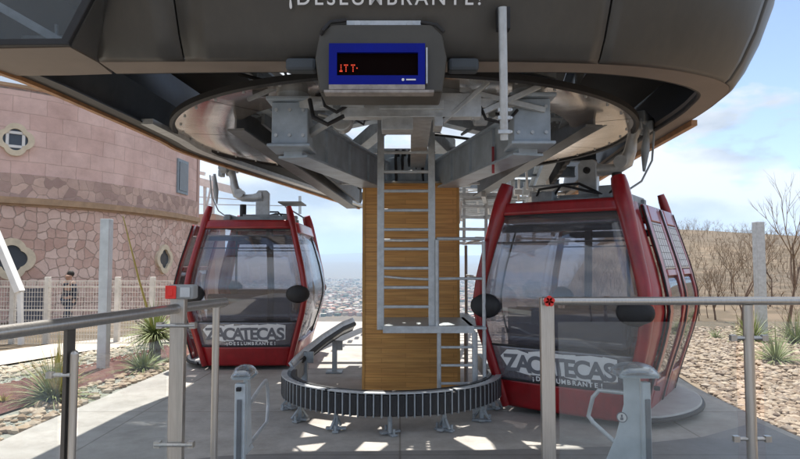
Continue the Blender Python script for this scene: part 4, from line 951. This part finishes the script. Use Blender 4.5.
# ------------------------------------------------------------ gate barriers
def barrier(name, label, px, base, flip, head_y, hx0, hx1, Y):
    b0 = at(px, head_y, Y); base = (b0.x, Y, 0); t = thing(name, label, 'barrier', base, group='entrance barriers with clear heads')
    def P(b, n_, m, par=t, **k): return b.build(n_, m, par, **k)
    zh = b0.z
    # front post of two flat bars
    P(MB().box((.0, 0, zh/2-.03), (.05 if flip else .07, .05, zh-.06)), 'post', mat('barrier_grey', (.56, .61, .63), .4, .2), bevel=.008)
    P(MB().box((.0, -.034, zh/2-.06), (.03, .012, zh-.2)), 'post_cover', mat('barrier_dark', (.15, .16, .17), .5), bevel=.003)
    s_ = -1 if flip else 1
    # side plate running back, and hoop
    dv = Vector((.03, .52, 0)) if not flip else Vector((-.21, .12, 0))
    ex = dv.normalized(); Lh = dv.length
    pl2 = [(0.02, .12), (0.02, zh-.04), (.07, zh+.02), (.12, zh-.02), (.12, zh-.22), (.17, zh-.42), (Lh, .12)]
    if not flip: pl2 = [(0.02, .12), (.02, zh-.02), (.06, zh+.0), (.10, zh-.1), (.14, zh-.5), (.2, .12)]
    pt_ = P(MB().extr(pl2, (0, .03, 0), ex, (0, 0, 1), .03), 'side_plate', MATS['barrier_grey'], bevel=.006)
    if flip:
        b = MB(); c = Vector((0, .03, 0))+ex*.13+Vector((0, 0, zh-.30)); n2 = ex.cross(Vector((0, 0, 1)))
        def disc(r_, off, mm, nm):
            b = MB(); b.tube([c+n2*(-.003-off) if n2.y > 0 else c+n2*(.033+off), c+n2*(-.004-off) if n2.y > 0 else c+n2*(.034+off)], r_, 28); return P(b, nm, mm, pt_)
        dk = disc(.033, 0, LETD, 'sticker'); disc(.027, .002, WHITE, 'sticker_face')
        b = MB(); fy = -.010 if n2.y > 0 else .042
        q = c+n2*fy; b.box(q+Vector((0, 0, .010)), (.010, .004, .016)); b.box(q+Vector((0, 0, -.008)), (.018, .004, .016)); P(b, 'sticker_mark', LETD, pt_)
    hoop = [Vector((.02, .05, .16))+ex*.05, Vector((0.02, .05, .20))+ex*(Lh+.0), Vector((0, .05, .30))+ex*(Lh+.10), Vector((0, .05, zh-.22))+ex*(Lh+.08), Vector((0, .05, zh-.16))+ex*(Lh+.03), Vector((0, .05, zh-.17))+ex*(Lh-.05), Vector((0, .05, zh-.24))+ex*.14]
    if flip: hoop = [Vector((0, .05, .16))+ex*.05, Vector((0, .05, .36))+ex*(Lh+.06), Vector((0, .05, .40))+ex*(Lh+.09), Vector((0, .05, zh-.20))+ex*(Lh+.06), Vector((0, .05, zh-.15))+ex*(Lh+.02), Vector((0, .05, zh-.15))+ex*(.20), Vector((0, .05, zh-.15))+ex*.1]
    b = MB(); b.tube(hoop, .014, 12); P(b, 'hoop', GALV, smooth_=True)
    b = MB(); hw2 = (hx1-hx0)/600*Y/2; cxh = ((hx0+hx1)/2-px)/600*Y
    b.grid(lambda u, v: Vector((cxh+hw2*(-1+2*u), -.07+.20*v, zh-.02+.07*(max(0, 1-abs(-1+2*u)**3))**.5*(max(0, 1-abs(-1+2*v)**3))**.5)), 20, 12)
    dome = P(b, 'clear_head', DOME, smooth_=True, solid=.008)
    P(MB().box((cxh, .03, zh-.02), (hw2*1.9, .19, .02)), 'head_tray', MATS['barrier_grey'], bevel=.006)
    P(MB().box((cxh+.01, .0, zh+.012), (hw2*1.1, .09, .03)).sphere((cxh-.02, 0, zh+.03), (.04, .04, .02), 12, 6), 'sensor', mat('sensor_grey', (.25, .22, .22), .5), bevel=.005)
    P(MB().box((.05*(1 if flip else 0), -.05, zh-.09), (.03, .03, .025)), 'latch', BLACK, bevel=.004)
barrier('entry_barrier', 'left grey entrance barrier with small clear head and tube hoop beside the thin steel post', 241, None, False, 374, 234, 253, 4.0)
barrier('entry_barrier', 'right grey entrance barrier with broad clear domed head and round sticker before the nearer cabin', 645, None, True, 372, 616, 656, 3.75)

# ------------------------------------------------------------ pale bars, posts
for px, ytop, ybot, Y, lab in ((107, 219, 361, 8.6, 'tall grey steel post among the agaves left of the cabins'), (758, 222, 336, 12.5, 'tall grey steel post standing in the stones on the right')):
    a = at(px, ytop, Y); x, y = a.x, Y; z0 = terr(x, y)-.05
    t = thing('steel_post', lab, 'post', (x, y, z0)); wd = .13 if px < 200 else .17
    MB().box((0, 0, (a.z-z0)/2), (wd, wd, a.z-z0)).build('shaft', GALV if px > 300 else MATS['barrier_grey'], t, bevel=.006)
    MB().box((0, 0, .06), (wd*1.7, wd*1.7, .02)).build('base_plate', GALV, t)

# ------------------------------------------------------------ pink stone building
bd = thing('stone_building', 'pink stone building with rounded corner, cornice and quatrefoil windows', 'building', (-14, 22, -1))
BP = [(-30, 18.5), (-22, 19.4), (-17.2, 20.8), (-14.7, 22.2), (-12.9, 24.2), (-11.9, 26.6), (-11.35, 29.4), (-11.2, 31.6), (-11.25, 33)]
bp = smooth_path(BP, 8)
def wall(z0, z1, off, name, m, solid=0):
    n_ = len(bp); b = MB(); vs_ = []
    nr_ = []
    for i in range(n_):
        t_ = (bp[min(i+1, n_-1)]-bp[max(i-1, 0)]).normalized(); nr_.append(Vector((t_.y, -t_.x, 0)))
    nz = 2
    for i in range(n_):
        q = bp[i]+nr_[i]*off
        vs_ += [(q.x, q.y, z0), (q.x, q.y, z1), (bp[i].x-nr_[i].x*.5, bp[i].y-nr_[i].y*.5, z1), (bp[i].x-nr_[i].x*.5, bp[i].y-nr_[i].y*.5, z0)]
    b.add(vs_, [(4*i+k, 4*i+4+k, 4*i+4+(k+1) % 4, 4*i+(k+1) % 4) for i in range(n_-1) for k in range(4)]+[(4*(n_-1), 4*(n_-1)+1, 4*(n_-1)+2, 4*(n_-1)+3)])
    o = PB(b, name, m, bd, (-14, 22, -1), smooth_=False)
    arc = [0]
    for i in range(1, n_): arc.append(arc[-1]+(bp[i]-bp[i-1]).length)
    uv = o.data.uv_layers.new(name='wall'); me = o.data
    for lo in me.loops: vi = lo.vertex_index; uv.data[lo.index].uv = (arc[vi//4], me.vertices[vi].co.z)
    return o
wall(4.72, 8.0, 0, 'upper_wall', STONEU); wall(3.82, 4.72, .06, 'band_wall', STONEM); wall(3.58, 3.82, .24, 'cornice', CORN); wall(3.50, 3.58, .12, 'cornice', CORN); wall(-1.4, 3.50, .05, 'lower_wall', STONEL)
wall(8.0, 8.12, .08, 'coping', CORN)
b = MB(); b.prism([(p.x, p.y) for p in bp]+[(-30, 33)], 7.9, 7.98); PB(b, 'roof', CONC, bd, (-14, 22, -1))
b = MB(); b.box((-20, 33.2, 3.3), (17.6, .3, 9.3)); PB(b, 'back_wall', STONEU, bd, (-14, 22, -1))
def wall_hit(px, py):
    d = ray(px, py); o_ = Vector((0, 0, H)); best = None
    for i in range(len(bp)-1):
        a, c = bp[i], bp[i+1]; e = c-a
        det = d.x*(-e.y)+e.x*d.y
        if abs(det) < 1e-9: continue
        t_ = (a.x*(-e.y)+e.x*a.y)/det; s_ = (d.x*a.y-d.y*a.x)/det
        if 0 <= s_ <= 1 and t_ > 0: return o_+d*t_, Vector((e.y, -e.x, 0)).normalized(), e.normalized()
def quatre(r, n=64):
    pts = []
    for k in range(n):
        a = 2*math.pi*k/n; best = 0
        for (cx_, cy_) in ((.4, 0), (-.4, 0), (0, .4), (0, -.4)):
            dd = math.cos(a)*cx_+math.sin(a)*cy_; disc = dd*dd+.20
            if disc >= 0: best = max(best, dd+math.sqrt(disc))
        pts.append((best*r*math.cos(a), best*r*math.sin(a)))
    return pts
for (px, py, r, sq) in ((15, 140, .62, True), (11, 259, .78, False), (162, 259, .70, False)):
    P_, nn, tt = wall_hit(px, py); P_ = P_+nn*.10; o1 = quatre(r); i1_ = quatre(r*.66); n_ = len(o1)
    b = MB(); vs_ = []
    for q1, q2 in zip(o1, i1_):
        for (q, o_) in ((q1, -.1), (q1, .08), (q2, .08), (q2, -.10)): vs_.append(P_+tt*q[0]+Vector((0, 0, q[1]))+nn*o_)
    b.add(vs_, [(4*i+k, 4*((i+1) % n_)+k, 4*((i+1) % n_)+(k+1) % 4, 4*i+(k+1) % 4) for i in range(n_) for k in range(4)])
    wf = PB(b, 'window', QFR, bd, (-14, 22, -1))
    b = MB(); b.add([P_+tt*q[0]*1.02+Vector((0, 0, q[1]*1.02))-nn*.03 for q in i1_], [tuple(range(n_))]); PB(b, 'pane', DKGL, wf, (-14, 22, -1))
    if sq:
        b = MB(); s2 = r*.42
        for k in range(4):
            c_ = [(0, s2), (0, -s2), (s2, 0), (-s2, 0)][k]; sz = (s2*2+.1, .1) if k < 2 else (.1, s2*2+.1)
            M = Matrix((tt, nn, Vector((0, 0, 1)))).transposed(); b.box(P_+tt*c_[0]+Vector((0, 0, c_[1]))-nn*.0, (sz[0], .08, sz[1]), M=M)
        PB(b, 'casement', WHITE, wf, (-14, 22, -1))
P_, nn, tt = wall_hit(182, 177); M = Matrix((tt, nn, Vector((0, 0, 1)))).transposed()
if P_ is not None:
    wf = PB(MB().box(P_, (1.3, .14, 1.75), M=M), 'window', mat('slate_frame', (.25, .30, .34), .6), bd, (-14, 22, -1)); PB(MB().box(P_+nn*.06, (1.0, .08, 1.45), M=M), 'pane', DKGL, wf, (-14, 22, -1))
P_, nn, tt = wall_hit(30, 315); M = Matrix((tt, nn, Vector((0, 0, 1)))).transposed()
PB(MB().box(P_+Vector((0, 0, 0))+nn*.03, (1.15, .16, 2.0), M=M), 'basement_door', mat('basement_dark', (.10, .10, .12), .7), bd, (-14, 22, -1))
# terrace structure behind the building corner
tr = thing('roof_terrace', 'pale terrace frame with rails behind the stone building corner', 'terrace', (-12, 37, 0))
b = MB(); Y = 36
def px3(x, y): return at(x, y, Y)
b.beam(px3(186, 178), px3(240, 192), .35, .45); b.beam(px3(186, 170), px3(205, 174), .2, .2); PB(b, 'beam', WHITE, tr, (-12, 37, 0))
b = MB()
for x, y0, y1 in ((192, 172, 214), (205, 184, 214), (213, 176, 214), (300, 196, 214)): b.beam(px3(x, y1), px3(x, y0), .16, .16, up=(0, 1, 0))
b.beam(px3(186, 196), px3(245, 200), .05, .05); b.beam(px3(186, 204), px3(300, 206), .05, .05); b.beam(px3(205, 214), px3(213, 178), .1, .1, up=(0, 1, 0)); PB(b, 'rail', MATS['barrier_grey'], tr, (-12, 37, 0))
b = MB(); q0, q1 = px3(184, 214), px3(206, 214); b.box(((q0.x+q1.x)/2, Y+1, q0.z/2-2), (q1.x-q0.x+1.2, 2, q0.z+4)); PB(b, 'wall', STONEL, tr, (-12, 37, 0))

# ------------------------------------------------------------ mesh fence
FY = 13.0
fx = [(-22, 0), (14, 1), (48, 1), (118, 1), (153, 1), (186, 1)]
fb = (-7, FY, -.4); fn = thing('mesh_fence', 'cream wire mesh fence in front of the stone building', 'fence', fb)
for px, _ in fx:
    p = at(px, 277, FY); z0 = terr(p.x, FY)-.1; PB(MB().box((p.x, FY, (p.z+z0)/2), (.10, .10, p.z-z0)), 'post', mat('cream_paint', (.62, .58, .52), .6), fn, fb, bevel=.008)
xs = at(-22, 277, FY).x; xe = at(186, 277, FY).x; b = MB()
zt = at(50, 281, FY).z; zb2 = -.45
for k in range(int((zt-zb2)/.10)+1): b.box(((xs+xe)/2, FY-.03, zb2+k*.10), (xe-xs, .008, .008))
k = xs
while k < xe: b.box((k, FY-.03, (zt+zb2)/2), (.007, .007, zt-zb2)); k += .06
for z in (zt, zt-.12, zt-.62): b.box(((xs+xe)/2, FY-.04, z), (xe-xs, .018, .02))
PB(b, 'wire_mesh', MATS['cream_paint'], fn, fb)
# leaning white bar
p0, p1 = at(-6, 230, 12.4), at(20, 292, 12.4); b = MB(); b.beam(p0, p1, .12, .20, up=(0, 1, 0)); b.beam(p1, at(21, 345, 12.4), .09, .09, up=(0, 1, 0)); tag(b.build('white_bar', WHITE, bevel=.01), 'white slanting pole in front of the lower quatrefoil window', 'pole')

# ------------------------------------------------------------ plants
def blades(b, c, n, ln, wd, up=.2, droop=.4, rg=rnd, arch=1):
    for i in range(n):
        a = rg.uniform(0, 6.283); el = math.asin(rg.uniform(up, 1)); L_ = ln*rg.uniform(.65, 1.1); d = Vector((math.cos(a)*math.cos(el), math.sin(a)*math.cos(el), math.sin(el))); sd = Vector((-math.sin(a), math.cos(a), 0)).lerp(Vector((rg.uniform(-1, 1), rg.uniform(-1, 1), rg.uniform(-1, 1))), .3).normalized()
        pts = []
        for k in range(5):
            t_ = k/4; p = Vector(c)+d*L_*t_-Vector((0, 0, 1))*droop*L_*t_*t_*math.cos(el); w_ = wd*(1-t_)**.7*(.7+.3*min(1, t_*5))+.0008; pts += [p+sd*w_, p-sd*w_]
        b.add(pts, [(2*k, 2*k+1, 2*k+3, 2*k+2) for k in range(4)])
    return b
def agave(px, py, Y, size, n, lab, wd=.010, up=.1, lift=0, stalk=None, m=LEAF, n2=0, grp=None):
    p = at(px, py, Y); z = terr(p.x, Y)
    t = thing('agave_plant', lab, 'plant', (p.x, Y, z), group=grp)
    blades(MB(), (0, 0, lift+.02), n, size, wd, up=up).build('leaves', m, t)
    if n2: blades(MB(), (.05, 0, lift+.05), n2, size*1.1, wd*.9, up=.7, droop=.1).build('leaves', LEAFY, t)
    if lift: MB().tube([(0, 0, -.05), (0, 0, lift+.03)], [.10, .08], 10).build('stem', BARK, t)
    if stalk:
        q = at(stalk[0], stalk[1], Y-.3)-Vector((p.x, Y, z)); MB().tube([(0, 0, lift), (q*.5)+Vector((0, 0, .15)), q], [.022, .016, .008], 8).build('flower_stalk', LEAFY, t)
    return t
agave(155, 347, 9.6, .62, 520, 'spherical spiky green sotol with a long leaning flower stalk near the left cabin', .010, -.1, .40, stalk=(123, 216))
agave(53, 391, 6.3, .62, 260, 'spiky agave clump with yellowish upright leaves in the red mulch', .008, .25, 0, n2=60)
agave(143, 361, 8.3, .52, 240, 'small grey green grass tuft in mulch left of the tall sotol', .008, .3)
agave(3, 392, 6.2, .14, 90, 'low round yellow green tuft at the left picture edge', .006, .1, m=LEAFY)
agave(172, 352, 9.3, .18, 90, 'low dry tuft just behind the thick left railing post', .006, .1, m=LEAFY)
agave(776, 366, 8.7, .60, 200, 'grassy green plant in the rubble at the right edge', .007, .3)
agave(752, 336, 11.9, .75, 240, 'green grassy plant at the foot of the right steel post', .010, .3)
agave(797, 342, 11.6, .75, 240, 'green grassy plant cut by the right picture edge', .010, .3)
agave(716, 338, 12.6, .3, 90, 'small low grassy tuft behind the rubble on the right', .008, .3)

def tree_mesh(hh, rg, spread=.5, trunk=.05, levels=4, density=1.0):
    tb, cb_ = MB(), MB()
    def grow(p, d, L_, r_, lv):
        q = p; pts = [p]; rs_ = [r_]
        for k in range(3):
            d = (d+Vector((rg.uniform(-1, 1), rg.uniform(-1, 1), rg.uniform(-.2, .6)))*.16).normalized(); q = q+d*L_/3; pts.append(q); rs_.append(r_*(1-.2*(k+1)))
        (tb if lv >= levels-1 else cb_).tube(pts, rs_, 5 if lv < levels-1 else 7, caps=False)
        if lv > 0:
            for k in range(rg.choice((2, 3, 3, 4))):
                a = rg.uniform(0, 6.28); dd = (d+Vector((math.cos(a), math.sin(a), rg.uniform(-.1, .5)))*spread).normalized()
                grow(pts[rg.choice((2, 3, 3))], dd, L_*rg.uniform(.6, .85), r_*.55, lv-1)
    grow(Vector((0, 0, -.1)), Vector((rg.uniform(-.1, .1), rg.uniform(-.1, .1), 1)), hh*.42, trunk, levels)
    return tb, cb_
def tree(px, py, Y, hh, lab, trunk, seed, levels=4, spread=.5, m=BARK):
    p = at(px, py, Y); rg = random.Random(seed); tb, c_ = tree_mesh(hh, rg, spread, trunk, levels)
    t = thing('bare_tree', lab, 'tree', (p.x, Y, terr(p.x, Y)), group='bare leafless trees below the hill')
    tb.build('trunk', m, t, smooth_=True); c_.build('crown', TWIG, t)
    return t
for i, (px, Y, h_, tr_, lab) in enumerate([(786, 13.0, 3.0, .055, 'taller thick trunked bare tree with fine twigs at the far right'), (741, 15.5, 2.1, .05, 'short dark bare tree just left of the right steel post'), (716, 18, 1.6, .035, 'thin pale bare tree second from the right cabin'), (700, 20, 1.7, .03, 'thin bare tree right beside the right cabin'), (770, 22, 2.6, .04, 'slender bare tree between the steel post and the tall far right tree'), (733, 27, 2.4, .035, 'bare tree rising furthest back above the rail near the steel post')]):
    tree(px, 330, Y, h_, lab, tr_, 11+i, 5 if i == 0 else 4, .38 if i == 0 else .5)
# dry brush on the hill
rg = random.Random(5); protos = []
for k in range(6):
    tb, c_ = tree_mesh(2.6, rg, .55, .035, 3); tb.add(c_.v, c_.f); protos.append(tb)
V = []; F = []
for i in range(900):
    r = 19*(135/19)**rg.random()**.75; a = rg.uniform(.22, .72); x, y = r*math.sin(a), r*math.cos(a); s_ = rg.uniform(.18, .42)*(1+r/90); rz_ = rg.uniform(0, 6.28); z = terr(x, y); tb = protos[i % 6]
    o_ = len(V); c, sn = math.cos(rz_)*s_, math.sin(rz_)*s_
    V += [(x+v[0]*c-v[1]*sn, y+v[0]*sn+v[1]*c, z+v[2]*s_) for v in tb.v]; F += [tuple(q+o_ for q in f) for f in tb.f]
low = []
for k in range(5):
    tb, c_ = tree_mesh(1.6, rg, .9, .05, 2); tb.add(c_.v, c_.f); low.append(tb)
for i in range(800):
    r = 26*(150/26)**rg.random()**.6; a = rg.uniform(.15, .72); x, y = r*math.sin(a), r*math.cos(a); s_ = rg.uniform(.2, .5)*(1+r/140); rz_ = rg.uniform(0, 6.28); z = terr(x, y); tb = low[i % 5]
    o_ = len(V); c, sn = math.cos(rz_)*s_, math.sin(rz_)*s_
    V += [(x+v[0]*c-v[1]*sn, y+v[0]*sn+v[1]*c, z+v[2]*s_*.7) for v in tb.v]; F += [tuple(q+o_ for q in f) for f in tb.f]
me = bpy.data.meshes.new('brush'); me.from_pydata(V, [], F); me.materials.append(TWIG); o = bpy.data.objects.new('brush', me); COL.objects.link(o); tag(o, 'dry brown leafless brush covering the hillside', 'brush', kind='stuff')

# ------------------------------------------------------------ person behind the fence
def person(px, Y):
    p = at(px, 300, Y); z0 = at(px, 331, Y).z; root = thing('person', 'person in a dark jacket walking behind the cream mesh fence', 'person', (p.x, Y, z0), rz=R(-25))
    vs_ = {'pel': (0, 0, .93), 'sp1': (0, -.01, 1.1), 'sp2': (0, -.02, 1.28), 'ch': (0, 0, 1.40), 'nk': (0, -.01, 1.52), 'hd0': (0, -.03, 1.59), 'hd1': (0, -.035, 1.68),
           'sl': (.17, 0, 1.42), 'el': (.22, .04, 1.15), 'wl': (.22, -.0, .92), 'hl': (.21, -.02, .83), 'sr': (-.17, 0, 1.42), 'er': (-.22, .02, 1.15), 'wr': (-.23, -.06, .93), 'hr': (-.22, -.09, .84),
           'tl': (.09, 0, .88), 'kl': (.10, -.16, .50), 'al': (.10, -.12, .09), 'fl': (.10, -.28, .04), 'tr': (-.09, 0, .88), 'kr': (-.10, .06, .50), 'ar': (-.10, .28, .13), 'fr': (-.10, .16, .04)}
    rad = {'pel': .15, 'sp1': .14, 'sp2': .15, 'ch': .15, 'nk': .06, 'hd0': .10, 'hd1': .11, 'sl': .075, 'el': .052, 'wl': .036, 'hl': .035, 'sr': .075, 'er': .052, 'wr': .036, 'hr': .035, 'tl': .10, 'kl': .068, 'al': .045, 'fl': .04, 'tr': .10, 'kr': .068, 'ar': .045, 'fr': .04}
    ed = [('pel', 'sp1'), ('sp1', 'sp2'), ('sp2', 'ch'), ('ch', 'nk'), ('nk', 'hd0'), ('hd0', 'hd1'), ('ch', 'sl'), ('sl', 'el'), ('el', 'wl'), ('wl', 'hl'), ('ch', 'sr'), ('sr', 'er'), ('er', 'wr'), ('wr', 'hr'), ('pel', 'tl'), ('tl', 'kl'), ('kl', 'al'), ('al', 'fl'), ('pel', 'tr'), ('tr', 'kr'), ('kr', 'ar'), ('ar', 'fr')]
    def sk(name, keys, extra, m, lv=2):
        ks = [k for k in vs_ if k in keys]; me = bpy.data.meshes.new(name); me.from_pydata([vs_[k] for k in ks], [(ks.index(a), ks.index(b_)) for a, b_ in ed if a in ks and b_ in ks], [])
        o = bpy.data.objects.new(name, me); COL.objects.link(o); o.parent = root; me.materials.append(m)
        md = o.modifiers.new('skin', 'SKIN'); md.use_smooth_shade = True
        for i, k in enumerate(ks): me.skin_vertices[0].data[i].radius = (rad[k]+extra, (rad[k]+extra)*(.72 if k in ('pel', 'sp1', 'sp2', 'ch') else 1)); me.skin_vertices[0].data[i].use_root = (i == 0)
        o.modifiers.new('sub', 'SUBSURF').levels = lv; o.modifiers['sub'].render_levels = lv
    sk('body', list(vs_), 0, mat('skin', (.42, .24, .17), .6))
    sk('jacket', ['pel', 'sp1', 'sp2', 'ch', 'sl', 'el', 'wl', 'sr', 'er', 'wr'], .018, mat('jacket_cloth', (.035, .038, .06), .9))
    sk('trousers', ['pel', 'tl', 'kl', 'al', 'tr', 'kr', 'ar'], .016, mat('trouser_cloth', (.05, .06, .09), .9))
    b = MB(); b.sphere((0, .035, 1.70), (.10, .10, .10), 16, 10); b.build('hair', mat('hair', (.02, .015, .012), .7), root, smooth_=True)
    b = MB(); b.sphere((.10, -.30, .03), (.05, .13, .04), 12, 8); b.build('shoe', BLACK, root, smooth_=True)
    b = MB(); b.sphere((-.10, .18, .04), (.05, .13, .04), 12, 8); b.build('shoe', BLACK, root, smooth_=True)
person(69, 18.0)
